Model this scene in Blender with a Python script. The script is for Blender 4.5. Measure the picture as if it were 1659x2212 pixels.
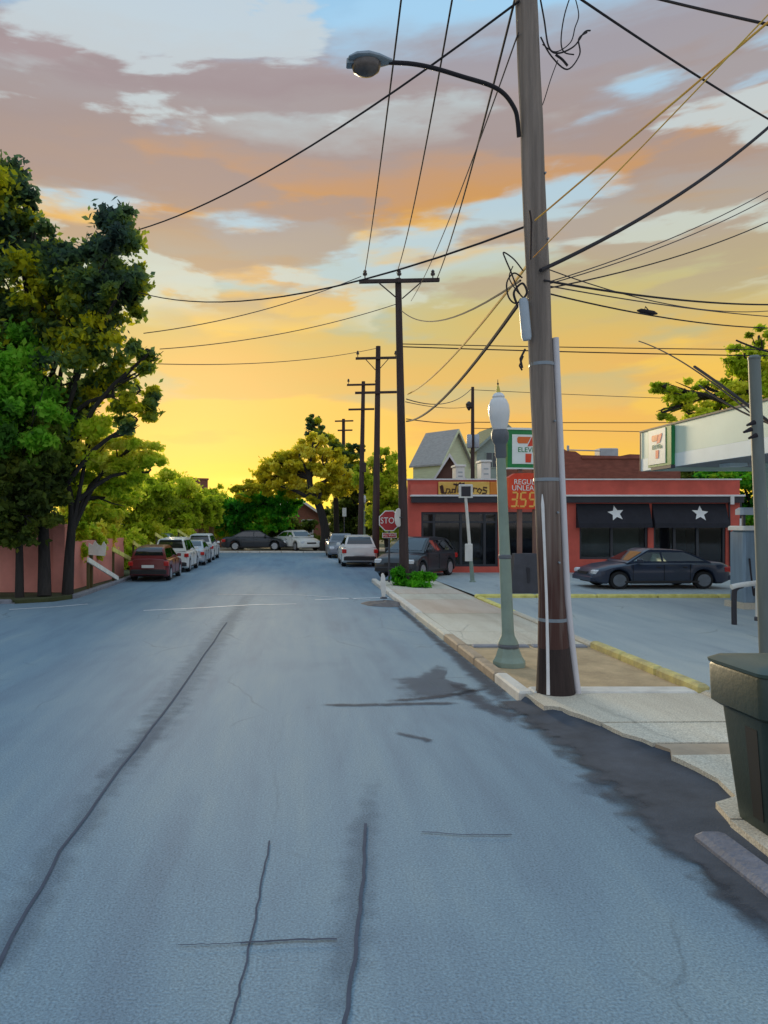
import bpy, math, random
import numpy as np
from mathutils import Vector, Matrix, Euler

for o in list(bpy.data.objects):
    bpy.data.objects.remove(o)
scene = bpy.context.scene
COL = scene.collection
R = math.radians

def lin(r, g, b):
    f = lambda c: (c/255/12.92) if c/255 <= 0.04045 else ((c/255+0.055)/1.055)**2.4
    return (f(r), f(g), f(b), 1.0)

# ------------------------------------------------------------------ camera
FPX, VX, VY, EYE = 1597.0, 640.0, 1125.0, 2.2      # focal length and vanishing point of the street, eye height
cam_data = bpy.data.cameras.new('camera')
cam = bpy.data.objects.new('camera', cam_data)
COL.objects.link(cam)
cam.location = (0, 0, EYE)
cam.rotation_euler = (R(90), 0, 0)
cam_data.sensor_fit = 'VERTICAL'
cam_data.sensor_height = 36.0
cam_data.lens = 36.0*FPX/2212.0
cam_data.shift_x = (829.5-VX)/2212.0
cam_data.shift_y = (VY-1106.0)/2212.0
cam_data.clip_end = 2000
cam_data.clip_start = 0.05
scene.camera = cam

# ------------------------------------------------------------------ world: dusk sky with lit clouds
SUN_EL, SUN_AZ = 9.0, -9.0      # degrees; azimuth measured from the street's direction, left is negative
world = bpy.data.worlds.new('World')
scene.world = world
world.use_nodes = True
wt = world.node_tree
wt.nodes.clear()
def wn(kind, **kw):
    n = wt.nodes.new(kind)
    for k, v in kw.items():
        setattr(n, k, v)
    return n
def wl(a, b): wt.links.new(a, b)
def wmath(op, a, b=None, c=None, clamp=False):
    n = wn('ShaderNodeMath', operation=op); n.use_clamp = clamp
    for i, v in enumerate((a, b, c)):
        if v is None: continue
        if isinstance(v, (int, float)): n.inputs[i].default_value = v
        else: wl(v, n.inputs[i])
    return n.outputs[0]
def wramp(fac, stops, interp='EASE'):
    n = wn('ShaderNodeValToRGB'); cr = n.color_ramp; cr.interpolation = interp
    while len(cr.elements) < len(stops): cr.elements.new(0.5)
    for e, (p, c) in zip(cr.elements, stops):
        e.position = p; e.color = c if len(c) == 4 else lin(*c)
    wl(fac, n.inputs[0]); return n.outputs[0]
def wmix(fac, a, b):
    n = wn('ShaderNodeMix', data_type='RGBA')
    for s, v in ((n.inputs[0], fac), (n.inputs[6], a), (n.inputs[7], b)):
        if isinstance(v, (int, float)): s.default_value = v
        elif isinstance(v, tuple): s.default_value = v
        else: wl(v, s)
    return n.outputs[2]
tc = wn('ShaderNodeTexCoord')
sep = wn('ShaderNodeSeparateXYZ'); wl(tc.outputs['Generated'], sep.inputs[0])
dx, dy, dz = sep.outputs
hor = wmath('SQRT', wmath('ADD', wmath('MULTIPLY', dx, dx), wmath('MULTIPLY', dy, dy)))
hor = wmath('MAXIMUM', hor, 0.02)
az = wmath('ARCTAN2', dx, dy)
zc = wmath('MAXIMUM', dz, 0.0)
# cloud coordinates: azimuth stretched sideways, elevation compressed near the horizon
el = wmath('POWER', zc, 0.75)
comb = wn('ShaderNodeCombineXYZ')
wl(wmath('MULTIPLY', dx, 1.25), comb.inputs[0])
wl(wmath('MULTIPLY', dy, 0.35), comb.inputs[1])
wl(wmath('MULTIPLY', zc, 5.2), comb.inputs[2])
def wnoise(scale, detail, rough, dist=0.0, off=(0, 0, 0), vec=None):
    m = wn('ShaderNodeMapping'); m.inputs['Location'].default_value = off
    wl(vec or comb.outputs[0], m.inputs[0])
    n = wn('ShaderNodeTexNoise')
    n.inputs['Scale'].default_value = scale; n.inputs['Detail'].default_value = detail
    n.inputs['Roughness'].default_value = rough; n.inputs['Distortion'].default_value = dist
    wl(m.outputs[0], n.inputs['Vector']); return n.outputs[0]
n_warp = wnoise(2.0, 9, 0.52, 0.15, (1.7, 5.0, 9.3))
n_fine = wnoise(7.0, 8, 0.55, 0.1, (4.4, 1.0, 6.1))
n_mauve = wnoise(2.3, 9, 0.52, 0.15, (3.1, 0.4, 0.25))
n_puff = wnoise(2.9, 9, 0.53, 0.2, (7.7, 2.0, 1.3))
n_gap = wnoise(2.0, 9, 0.52, 0.15, (11.3, 4.0, 2.6))
n_glow = wnoise(2.4, 9, 0.52, 0.15, (5.9, 8.2, 4.4))
zw = wmath('ADD', zc, wmath('ADD', wmath('MULTIPLY', wmath('SUBTRACT', n_warp, 0.5), 0.15), wmath('MULTIPLY', wmath('SUBTRACT', n_fine, 0.5), 0.05)))
def wfade(lo0, lo1, hi0, hi1):
    """1 between the two heights, falling to 0 outside"""
    return wramp(zw, [(lo0, (0, 0, 0, 1)), (lo1, (1, 1, 1, 1)), (hi0, (1, 1, 1, 1)), (hi1, (0, 0, 0, 1))])
def wmask(n, a, b, m=1.0): return wramp(n, [(a, (0, 0, 0, 1)), (b, (m, m, m, 1))])
# evening sky: yellow over the sun, straw and grey-green above it, then peach, mauve, and blue on top
band = wramp(zw, [(0.0, (255, 224, 40)), (0.05, (252, 206, 44)), (0.10, (244, 188, 66)), (0.15, (236, 178, 86)), (0.20, (224, 182, 90)), (0.255, (206, 184, 108)),
                  (0.30, (192, 186, 140)), (0.345, (192, 204, 194)), (0.375, (236, 186, 92)), (0.40, (206, 150, 82)), (0.435, (194, 150, 112)), (0.465, (168, 150, 144)), (0.50, (184, 192, 194)), (0.52, (166, 148, 150)), (0.545, (168, 154, 156)), (0.565, (158, 200, 230)), (0.62, (152, 204, 240)), (1.0, (188, 218, 244))], 'LINEAR')
gap = wramp(zw, [(0.0, (255, 232, 74)), (0.10, (246, 190, 70)), (0.15, (228, 184, 98)), (0.20, (196, 182, 126)), (0.26, (180, 184, 150)), (0.31, (182, 196, 184)), (0.36, (184, 206, 212)), (0.46, (172, 206, 228)), (0.6, (162, 208, 240)), (1.0, (188, 218, 244))], 'LINEAR')
sky1 = wmix(wmask(n_gap, 0.48, 0.55, 0.95), band, gap)
glow = wramp(zw, [(0.0, (255, 230, 60)), (0.12, (248, 196, 70)), (0.22, (244, 198, 80)), (0.33, (232, 178, 80)), (0.45, (210, 160, 110)), (1.0, (200, 190, 190))], 'LINEAR')
sky1 = wmix(wmath('MULTIPLY', wmask(n_glow, 0.52, 0.59, 0.8), wfade(0.06, 0.12, 0.40, 0.46)), sky1, glow)
mauve = wramp(zw, [(0.0, (240, 196, 90)), (0.16, (222, 178, 110)), (0.26, (186, 170, 132)), (0.34, (180, 156, 128)), (0.42, (168, 148, 138)), (0.52, (160, 144, 146)), (0.7, (172, 166, 172)), (1.0, (196, 206, 220))], 'LINEAR')
sky1 = wmix(wmath('MULTIPLY', wmask(n_mauve, 0.48, 0.54, 0.85), wfade(0.20, 0.30, 0.52, 0.57)), sky1, mauve)
puff = wramp(zw, [(0.0, (255, 226, 70)), (0.20, (228, 206, 140)), (0.30, (204, 208, 186)), (0.40, (200, 210, 208)), (0.6, (196, 208, 216)), (1.0, (206, 218, 232))], 'LINEAR')
sky2 = wmix(wmath('MULTIPLY', wmask(n_puff, 0.52, 0.57, 0.9), wfade(0.22, 0.30, 0.58, 0.68)), sky1, puff)
cmask = wmask(n_gap, 0.46, 0.58)
# warm glow belongs to the side where the sun is setting; the unseen rest and zenith are pale blue and grey, brightened as fill light
sa = R(SUN_AZ)
dots = wmath('DIVIDE', wmath('ADD', wmath('MULTIPLY', dx, math.sin(sa)), wmath('MULTIPLY', dy, math.cos(sa))), hor)
away_gap = wramp(zc, [(0.0, (226, 218, 214)), (0.15, (206, 218, 232)), (0.45, (186, 216, 242)), (1.0, (188, 218, 244))])
away_cl = wramp(zc, [(0.0, (214, 206, 204)), (0.4, (206, 208, 214)), (1.0, (204, 212, 224))])
away = wmix(cmask, away_cl, away_gap)
side = wramp(wmath('ADD', wmath('MULTIPLY', dots, 0.5), 0.5), [(0.30, (0, 0, 0, 1)), (0.80, (1, 1, 1, 1))])
sky3 = wmix(side, away, sky2)
nish = wn('ShaderNodeTexSky', sky_type='NISHITA', sun_disc=False)
nish.sun_elevation = R(SUN_EL); nish.sun_rotation = R(SUN_AZ); nish.air_density = 1.0; nish.dust_density = 1.0
bg1 = wn('ShaderNodeBackground'); wl(sky3, bg1.inputs[0]); bg1.inputs[1].default_value = 0.98
bg2 = wn('ShaderNodeBackground'); wl(nish.outputs[0], bg2.inputs[0]); bg2.inputs[1].default_value = 0.008
addb = wn('ShaderNodeAddShader'); wl(bg1.outputs[0], addb.inputs[0]); wl(bg2.outputs[0], addb.inputs[1])
wout = wn('ShaderNodeOutputWorld'); wl(addb.outputs[0], wout.inputs[0])

sun_l = bpy.data.lights.new('sun', 'SUN')
sun_l.energy = 2.6; sun_l.angle = R(8); sun_l.color = (1.0, 0.80, 0.50)
sun = bpy.data.objects.new('sun', sun_l); COL.objects.link(sun)
sd = Vector((math.sin(sa)*math.cos(R(SUN_EL)), math.cos(sa)*math.cos(R(SUN_EL)), math.sin(R(SUN_EL))))
sun.rotation_euler = (-sd).to_track_quat('-Z', 'Y').to_euler()
sun.location = (0, 0, 60)

scene.view_settings.view_transform = 'Standard'
scene.view_settings.look = 'None'
scene.view_settings.exposure = 0.0
scene.view_settings.gamma = 1.0
scene.view_settings.use_curve_mapping = False

# ------------------------------------------------------------------ helpers
def W(x, y, Y):
    """point seen at (x, y) of the 1659 x 2212 picture, Y metres down the street"""
    return Vector(((x-VX)*Y/FPX, Y, EYE+(VY-y)*Y/FPX))
def G(x, y, z=0.0):
    """point on the ground (height z) seen at (x, y)"""
    Y = (EYE-z)*FPX/(y-VY)
    return Vector(((x-VX)*Y/FPX, Y, z))

MATS = {}
def mat(name, col, rough=0.7, var=0.14, scale=3.0, bump=0.0, bscale=None, metal=0.0, stretch=(1, 1, 1), col2=None, detail=5, emit=0.0, spec=0.5, coat=0.0):
    if name in MATS: return MATS[name]
    m = bpy.data.materials.new(name); m.use_nodes = True
    nt = m.node_tree; b = nt.nodes['Principled BSDF']
    b.inputs['Roughness'].default_value = rough; b.inputs['Metallic'].default_value = metal
    b.inputs['Specular IOR Level'].default_value = spec
    if coat: b.inputs['Coat Weight'].default_value = coat; b.inputs['Coat Roughness'].default_value = 0.08
    t = nt.nodes.new('ShaderNodeTexCoord'); mp = nt.nodes.new('ShaderNodeMapping')
    mp.inputs['Scale'].default_value = stretch
    nt.links.new(t.outputs['Object'], mp.inputs[0])
    n = nt.nodes.new('ShaderNodeTexNoise'); n.inputs['Scale'].default_value = scale; n.inputs['Detail'].default_value = detail
    n.inputs['Roughness'].default_value = 0.6
    nt.links.new(mp.outputs[0], n.inputs['Vector'])
    r = nt.nodes.new('ShaderNodeValToRGB')
    c = np.array(col[:3]); hi = np.array(col2[:3]) if col2 else np.clip(c*(1+var), 0, 1); lo = c*(1-var)
    r.color_ramp.elements[0].position = 0.32; r.color_ramp.elements[1].position = 0.68
    r.color_ramp.elements[0].color = (*lo, 1); r.color_ramp.elements[1].color = (*hi, 1)
    nt.links.new(n.outputs[0], r.inputs[0]); nt.links.new(r.outputs[0], b.inputs['Base Color'])
    if emit:
        nt.links.new(r.outputs[0], b.inputs['Emission Color']); b.inputs['Emission Strength'].default_value = emit
    if bump:
        n2 = nt.nodes.new('ShaderNodeTexNoise'); n2.inputs['Scale'].default_value = bscale or scale*8; n2.inputs['Detail'].default_value = 6
        nt.links.new(mp.outputs[0], n2.inputs['Vector'])
        bp = nt.nodes.new('ShaderNodeBump'); bp.inputs['Strength'].default_value = bump; bp.inputs['Distance'].default_value = 0.02
        nt.links.new(n2.outputs[0], bp.inputs['Height']); nt.links.new(bp.outputs[0], b.inputs['Normal'])
    MATS[name] = m; return m

def leafmat(name, cols, scale=0.9, trans=0.65):
    """foliage: leaf colour changes in clumps between the given tones"""
    m = bpy.data.materials.new(name); m.use_nodes = True; nt = m.node_tree
    nt.nodes.clear()
    t = nt.nodes.new('ShaderNodeTexCoord')
    n = nt.nodes.new('ShaderNodeTexNoise'); n.inputs['Scale'].default_value = scale; n.inputs['Detail'].default_value = 3
    n.inputs['Roughness'].default_value = 0.62
    nt.links.new(t.outputs['Object'], n.inputs['Vector'])
    a = nt.nodes.new('ShaderNodeAttribute'); a.attribute_name = 'tone'
    ad = nt.nodes.new('ShaderNodeMath'); ad.operation = 'ADD'
    nt.links.new(n.outputs[0], ad.inputs[0]); nt.links.new(a.outputs['Fac'], ad.inputs[1])
    r = nt.nodes.new('ShaderNodeValToRGB'); cr = r.color_ramp
    while len(cr.elements) < len(cols): cr.elements.new(0.5)
    for i, (e, c) in enumerate(zip(cr.elements, cols)):
        e.position = 0.33+0.30*i/(len(cols)-1); e.color = c
    nt.links.new(ad.outputs[0], r.inputs[0])
    d = nt.nodes.new('ShaderNodeBsdfPrincipled'); d.inputs['Roughness'].default_value = 0.6; d.inputs['Specular IOR Level'].default_value = 0.25
    tr = nt.nodes.new('ShaderNodeBsdfTranslucent'); mx = nt.nodes.new('ShaderNodeMixShader'); mx.inputs[0].default_value = trans
    nt.links.new(r.outputs[0], d.inputs['Base Color']); nt.links.new(r.outputs[0], tr.inputs[0])
    nt.links.new(d.outputs[0], mx.inputs[1]); nt.links.new(tr.outputs[0], mx.inputs[2])
    o = nt.nodes.new('ShaderNodeOutputMaterial'); nt.links.new(mx.outputs[0], o.inputs[0])
    MATS[name] = m; return m

def roadmat(name, tones, rough=0.82, spec=0.3):
    """asphalt: broad mottling, streaks along the traffic, fine stone speckle and hair cracks"""
    m = bpy.data.materials.new(name); m.use_nodes = True; nt = m.node_tree; b = nt.nodes['Principled BSDF']
    b.inputs['Roughness'].default_value = rough; b.inputs['Specular IOR Level'].default_value = spec
    t = nt.nodes.new('ShaderNodeTexCoord')
    def noise(scale, stretch, detail, rg=0.6, dist=0.0):
        mp = nt.nodes.new('ShaderNodeMapping'); mp.inputs['Scale'].default_value = stretch; nt.links.new(t.outputs['Object'], mp.inputs[0])
        n = nt.nodes.new('ShaderNodeTexNoise'); n.inputs['Scale'].default_value = scale; n.inputs['Detail'].default_value = detail; n.inputs['Roughness'].default_value = rg; n.inputs['Distortion'].default_value = dist
        nt.links.new(mp.outputs[0], n.inputs['Vector']); return n.outputs[0]
    def math_(op, a, b_):
        n = nt.nodes.new('ShaderNodeMath'); n.operation = op
        for i, v in enumerate((a, b_)):
            if isinstance(v, (int, float)): n.inputs[i].default_value = v
            else: nt.links.new(v, n.inputs[i])
        return n.outputs[0]
    mott = noise(0.42, (1.4, 0.5, 1), 8, 0.62, 0.6); streak = noise(1.4, (2.2, 0.16, 1), 6, 0.6, 0.3); fine = noise(70, (1, 1, 1), 3)
    v = math_('ADD', math_('MULTIPLY', mott, 0.62), math_('MULTIPLY', streak, 0.38))
    r = nt.nodes.new('ShaderNodeValToRGB'); cr = r.color_ramp
    while len(cr.elements) < len(tones): cr.elements.new(0.5)
    for i, (e, c) in enumerate(zip(cr.elements, tones)): e.position = 0.36+0.28*i/(len(tones)-1); e.color = lin(*c)
    nt.links.new(v, r.inputs[0])
    sp = nt.nodes.new('ShaderNodeMapRange'); sp.inputs[1].default_value = 0.3; sp.inputs[2].default_value = 0.7; sp.inputs[3].default_value = 0.66; sp.inputs[4].default_value = 1.34
    nt.links.new(fine, sp.inputs[0])
    # hair cracks
    mp = nt.nodes.new('ShaderNodeMapping'); mp.inputs['Scale'].default_value = (1.0, 0.6, 1.0); nt.links.new(t.outputs['Object'], mp.inputs[0])
    wv = nt.nodes.new('ShaderNodeTexNoise'); wv.inputs['Scale'].default_value = 1.6; wv.inputs['Detail'].default_value = 5; nt.links.new(mp.outputs[0], wv.inputs['Vector'])
    mxv = nt.nodes.new('ShaderNodeMix'); mxv.data_type = 'VECTOR'; mxv.inputs[0].default_value = 0.28; nt.links.new(mp.outputs[0], mxv.inputs[4]); nt.links.new(wv.outputs['Color'], mxv.inputs[5])
    vo = nt.nodes.new('ShaderNodeTexVoronoi'); vo.feature = 'DISTANCE_TO_EDGE'; vo.inputs['Scale'].default_value = 0.8; nt.links.new(mxv.outputs[1], vo.inputs['Vector'])
    ck = nt.nodes.new('ShaderNodeMapRange'); ck.inputs[1].default_value = 0.0; ck.inputs[2].default_value = 0.012; ck.inputs[3].default_value = 0.66; ck.inputs[4].default_value = 1.0
    nt.links.new(vo.outputs['Distance'], ck.inputs[0])
    gate = nt.nodes.new('ShaderNodeMapRange'); gate.inputs[1].default_value = 0.50; gate.inputs[2].default_value = 0.62; nt.links.new(mott, gate.inputs[0])
    ckg = math_('ADD', math_('MULTIPLY', math_('SUBTRACT', ck.outputs[0], 1.0), gate.outputs[0]), 1.0)
    mul = nt.nodes.new('ShaderNodeVectorMath'); mul.operation = 'SCALE'; nt.links.new(r.outputs[0], mul.inputs[0]); nt.links.new(math_('MULTIPLY', sp.outputs[0], ckg), mul.inputs['Scale'])
    nt.links.new(mul.outputs[0], b.inputs['Base Color'])
    bp = nt.nodes.new('ShaderNodeBump'); bp.inputs['Strength'].default_value = 0.35; bp.inputs['Distance'].default_value = 0.01
    nt.links.new(fine, bp.inputs['Height']); nt.links.new(bp.outputs[0], b.inputs['Normal'])
    MATS[name] = m; return m
def stainmat(name, col, var=0.15, scale=3.0, strength=1.0):
    """thin worn, tarred or painted-shade film on the road: it frays out towards its edge"""
    m = mat(name, col, 0.9, var, scale, 0.2, 60, spec=0.15); nt = m.node_tree; b = nt.nodes['Principled BSDF']
    t = nt.nodes.new('ShaderNodeTexCoord'); n = nt.nodes.new('ShaderNodeTexNoise'); n.inputs['Scale'].default_value = 5.0; n.inputs['Detail'].default_value = 7
    nt.links.new(t.outputs['Object'], n.inputs['Vector'])
    a = nt.nodes.new('ShaderNodeAttribute'); a.attribute_name = 'edge'
    k = nt.nodes.new('ShaderNodeMath'); k.operation = 'MULTIPLY_ADD'; k.inputs[1].default_value = 1.3; k.inputs[2].default_value = -0.65
    nt.links.new(n.outputs[0], k.inputs[0])
    ad = nt.nodes.new('ShaderNodeMath'); ad.operation = 'ADD'; nt.links.new(a.outputs['Fac'], ad.inputs[0]); nt.links.new(k.outputs[0], ad.inputs[1])
    r = nt.nodes.new('ShaderNodeMapRange'); r.interpolation_type = 'SMOOTHSTEP'; r.inputs[1].default_value = 0.1; r.inputs[2].default_value = 0.9; r.inputs[4].default_value = strength
    nt.links.new(ad.outputs[0], r.inputs[0])
    nt.links.new(r.outputs[0], b.inputs['Alpha']); return m
class MB:
    def __init__(self): self.v = []; self.f = []
    def add(self, vs, fs):
        k = len(self.v); self.v += [tuple(p) for p in vs]; self.f += [tuple(i+k for i in f) for f in fs]; return self
    def box(self, x0, x1, y0, y1, z0, z1, M=None):
        vs = [Vector((x, y, z)) for z in (z0, z1) for x, y in ((x0, y0), (x1, y0), (x1, y1), (x0, y1))]
        if M: vs = [M @ p for p in vs]
        return self.add(vs, [(3, 2, 1, 0), (4, 5, 6, 7), (0, 1, 5, 4), (1, 2, 6, 5), (2, 3, 7, 6), (3, 0, 4, 7)])
    def cbox(self, x0, x1, y0, y1, z0, z1, c=0.02, M=None):
        """box with chamfered vertical and top edges"""
        def ring(z, i): return [Vector(p) for p in ((x0+c+i, y0+i, z), (x1-c-i, y0+i, z), (x1-i, y0+c+i, z), (x1-i, y1-c-i, z), (x1-c-i, y1-i, z), (x0+c+i, y1-i, z), (x0+i, y1-c-i, z), (x0+i, y0+c+i, z))]
        rs = [ring(z0, 0), ring(z1-c, 0), ring(z1, c)]
        vs = [p for r in rs for p in r]
        if M: vs = [M @ p for p in vs]
        fs = [tuple(range(7, -1, -1)), tuple(range(16, 24))]
        for k in (0, 8):
            fs += [(k+i, k+(i+1) % 8, k+8+(i+1) % 8, k+8+i) for i in range(8)]
        return self.add(vs, fs)
    def tube(self, pts, rad, n=8, cap=True):
        pts = [Vector(p) for p in pts]; m = len(pts)
        rs = rad if isinstance(rad, (list, tuple)) else [rad]*m
        vs = []; up0 = None
        for i, p in enumerate(pts):
            d = (pts[min(i+1, m-1)]-pts[max(i-1, 0)]).normalized()
            if up0 is None:
                up0 = Vector((0, 0, 1)) if abs(d.z) < 0.9 else Vector((1, 0, 0))
            u = d.cross(up0).normalized(); w = u.cross(d).normalized(); up0 = w
            for k in range(n):
                a = 2*math.pi*k/n; vs.append(p+(u*math.cos(a)+w*math.sin(a))*rs[i])
        fs = [(i*n+k, i*n+(k+1) % n, (i+1)*n+(k+1) % n, (i+1)*n+k) for i in range(m-1) for k in range(n)]
        if cap: fs += [tuple(range(n-1, -1, -1)), tuple((m-1)*n+k for k in range(n))]
        return self.add(vs, fs)
    def lathe(self, prof, n=20, M=None):
        vs = []
        for r, z in prof:
            for k in range(n):
                a = 2*math.pi*k/n; vs.append(Vector((r*math.cos(a), r*math.sin(a), z)))
        if M: vs = [M @ p for p in vs]
        m = len(prof)
        fs = [(i*n+k, i*n+(k+1) % n, (i+1)*n+(k+1) % n, (i+1)*n+k) for i in range(m-1) for k in range(n)]
        fs += [tuple(range(n-1, -1, -1)), tuple((m-1)*n+k for k in range(n))]
        return self.add(vs, fs)
    def prism(self, poly, z0, z1, M=None):
        """polygon in x, y given thickness z0..z1"""
        n = len(poly)
        vs = [Vector((p[0], p[1], z0)) for p in poly]+[Vector((p[0], p[1], z1)) for p in poly]
        if M: vs = [M @ p for p in vs]
        return self.add(vs, [tuple(range(n-1, -1, -1)), tuple(range(n, 2*n))]+[(i, (i+1) % n, n+(i+1) % n, n+i) for i in range(n)])
    def mesh(self, name, material, smooth=False):
        me = bpy.data.meshes.new(name); me.from_pydata(self.v, [], self.f)
        if material: me.materials.append(MATS[material] if isinstance(material, str) else material)
        if smooth:
            me.polygons.foreach_set('use_smooth', [True]*len(me.polygons))
            try: me.set_sharp_from_angle(angle=R(38))
            except Exception: pass
        me.update(); return me
    def build(self, name, material, parent=None, smooth=False):
        o = bpy.data.objects.new(name, self.mesh(name, material, smooth)); COL.objects.link(o)
        if parent:
            o.parent = parent
        return o
# every builder writes world coordinates; a root Empty sits at the thing's base and its parts undo its transform
def root(name, loc, label, cat, group=None, rz=0.0):
    o = bpy.data.objects.new(name, None); COL.objects.link(o); o.location = loc; o.rotation_euler = (0, 0, rz)
    o.empty_display_size = 0.2
    tag(o, label, cat, group); return o
def tag(o, label, cat, group=None):
    o['label'] = label; o['category'] = cat
    if group: o['group'] = group
    return o
def part(mb, name, material, rt, smooth=False, local=False, parent=None):
    """part of the thing rt; unless local, its vertices are given in world coordinates"""
    if not local:
        Mi = (Matrix.Translation(rt.location) @ Euler(rt.rotation_euler).to_matrix().to_4x4()).inverted()
        mb.v = [tuple(Mi @ Vector(p)) for p in mb.v]
    return mb.build(name, material, parent or rt, smooth)
def struct(o): o['kind'] = 'structure'; return o
def sag(a, b, s, n=14):
    a, b = Vector(a), Vector(b)
    return [a.lerp(b, t)+Vector((0, 0, -4*s*t*(1-t))) for t in [i/n for i in range(n+1)]]
def text_mesh(txt, size, name, material, parent, M, depth=0.006, shear=0.0, sx=1.0, align='CENTER'):
    cu = bpy.data.curves.new(name, 'FONT'); cu.body = txt; cu.size = size; cu.extrude = depth; cu.align_x = align; cu.align_y = 'CENTER'
    cu.shear = shear; cu.resolution_u = 3
    tmp = bpy.data.objects.new('tmp', cu); COL.objects.link(tmp)
    dg = bpy.context.evaluated_depsgraph_get(); dg.update()
    me = bpy.data.meshes.new_from_object(tmp.evaluated_get(dg)); bpy.data.objects.remove(tmp); bpy.data.curves.remove(cu)
    me.transform(M @ Matrix.Diagonal((sx, 1, 1, 1))); me.materials.clear(); me.materials.append(MATS[material]); me.name = name
    o = bpy.data.objects.new(name, me); COL.objects.link(o); o.parent = parent; return o
# upright plane facing the camera: local x right, local y up, local z towards the camera
UP = Matrix(((1, 0, 0, 0), (0, 0, -1, 0), (0, 1, 0, 0), (0, 0, 0, 1)))

# ------------------------------------------------------------------ materials of the setting
roadmat('asphalt', [(106, 127, 145), (112, 136, 154), (118, 143, 160), (124, 147, 161), (131, 153, 165)])
roadmat('lot_asphalt', [(150, 160, 166), (162, 172, 175), (172, 180, 180), (180, 186, 182)])
mat('old_patch', lin(72, 74, 84), 0.8, 0.25, 2.2, 0.5, 40)
stainmat('soft_stain', lin(84, 88, 102), 0.2, 2.0, 0.5)
stainmat('stain_and_shade', lin(74, 78, 90), 0.2, 2.0, 0.62)  # dark film for real patches and for painted kerb shade
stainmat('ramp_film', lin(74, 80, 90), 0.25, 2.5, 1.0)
mat('tar_seam', lin(78, 86, 102), 0.95, 0.12, 5.0, spec=0.1)
stainmat('wheel_wear', lin(88, 98, 116), 0.16, 1.5, 0.24)
roadmat('concrete', [(182, 170, 150), (196, 186, 168), (206, 198, 180), (212, 206, 190)])
roadmat('concrete_warm', [(192, 170, 150), (204, 186, 168), (210, 196, 180)])
mat('concrete_tan', lin(176, 158, 136), 0.85, 0.14, 3.0, 0.3, 30)
mat('kerb_stone', lin(128, 130, 138), 0.8, 0.18, 4.0, 0.4, 30)
mat('kerb_dark', lin(112, 116, 130), 0.85, 0.2, 4.0, 0.4, 30)
mat('kerb_pale', lin(214, 208, 198), 0.8, 0.14, 4.0, 0.4, 30)
mat('kerb_brown', lin(166, 146, 124), 0.8, 0.2, 5.0, 0.4, 30)
mat('yellow_kerb', lin(226, 214, 110), 0.7, 0.22, 5.0, 0.3, 30, col2=lin(238, 228, 140))
mat('yellow_worn', lin(180, 166, 124), 0.8, 0.2, 4.0, 0.4, 30, col2=lin(222, 208, 130))
mat('white_line', lin(206, 214, 220), 0.7, 0.3, 7.0)
mat('dirt', lin(186, 160, 124), 0.95, 0.22, 2.4, 0.8, 22)
mat('earth', lin(70, 74, 46), 0.95, 0.25, 0.8, 0.6, 10)
mat('verge', lin(72, 78, 48), 0.95, 0.3, 2.0, 0.8, 20)
mat('mound', lin(112, 106, 104), 0.9, 0.25, 4.0, 0.6, 25)

# ------------------------------------------------------------------ ground, street, lots
struct(MB().add([(-500, -200, -0.06), (500, -200, -0.06), (500, 900, -0.06), (-500, 900, -0.06)], [(0, 1, 2, 3)]).build('ground', 'earth'))
KX, LX = 2.70, -6.2           # right and left kerb lines
m = MB()
m.add([(p[0], p[1], 0) for p in ((LX, -8), (KX, -8), (KX, 25.6), (2.95, 26.3), (3.4, 26.8), (4.05, 27.0), (4.05, 49.4), (14, 49.6), (14, 50.6), (-26, 50.6), (-26, 49.6), (LX, 49.4), (LX, 21.0), (-6.6, 20.1), (-7.4, 19.6), (-60, 19.6), (-60, 4.5), (LX-0.6, 4.5), (LX, 3.9))],
      [tuple(range(19))])
road = struct(m.build('road', 'asphalt'))
# tar-filled seams, worn strips, patches and painted kerb shade lie on the road as their own thin sheets
def ribbon(pts, w, z=0.004):
    mb = MB(); pts = [Vector((p[0], p[1], z)) for p in pts]; n = len(pts); vs = []
    for i, p in enumerate(pts):
        d = (pts[min(i+1, n-1)]-pts[max(i-1, 0)]).normalized(); s = Vector((d.y, -d.x, 0))
        ww = (w[i] if isinstance(w, list) else w)/2
        e = 1 if i in (0, n-1) else 0
        vs += [p-s*ww, p, p+s*ww]
    mb.edge = [0.0 if (j % 3 != 1 or j < 3 or j >= 3*n-3) else 1.0 for j in range(3*n)]
    return mb.add(vs, [f for i in range(n-1) for f in ((3*i, 3*i+1, 3*i+4, 3*i+3), (3*i+1, 3*i+2, 3*i+5, 3*i+4))])
rnd = random.Random(4)
def gpx(pts): return [G(x, y) for x, y in pts]
def jit(pts, a=0.012, n=5):
    out = []
    for p, q in zip(pts[:-1], pts[1:]):
        for i in range(n):
            r_ = p.lerp(q, i/n); out.append(r_+Vector((rnd.uniform(-a, a), rnd.uniform(-a, a), 0)))
    return out+[pts[-1]]
def rpart(mb, name, material):
    o = mb.build(name, material); o.parent = road
    if hasattr(mb, 'edge'):
        at = o.data.attributes.new('edge', 'FLOAT', 'POINT'); at.data.foreach_set('value', mb.edge)
    return o
rpart(ribbon(gpx([(230, 1720), (330, 1580), (430, 1430), (490, 1350), (545, 1260)]), [0.5, 0.7, 0.76, 0.7, 0.8]), 'wear_strip', 'wheel_wear')
rpart(ribbon(gpx([(-40, 2140), (0, 2080), (130, 1840), (260, 1660), (390, 1490)]), [0.36, 0.4, 0.44, 0.44, 0.5], 0.003), 'wear_strip', 'wheel_wear')
rpart(ribbon(jit(gpx([(-40, 2140), (0, 2080), (130, 1840), (260, 1660), (390, 1490), (490, 1345)])), [0.026]*6+[0.02]*20, 0.008), 'tar_seam', 'tar_seam')
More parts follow.
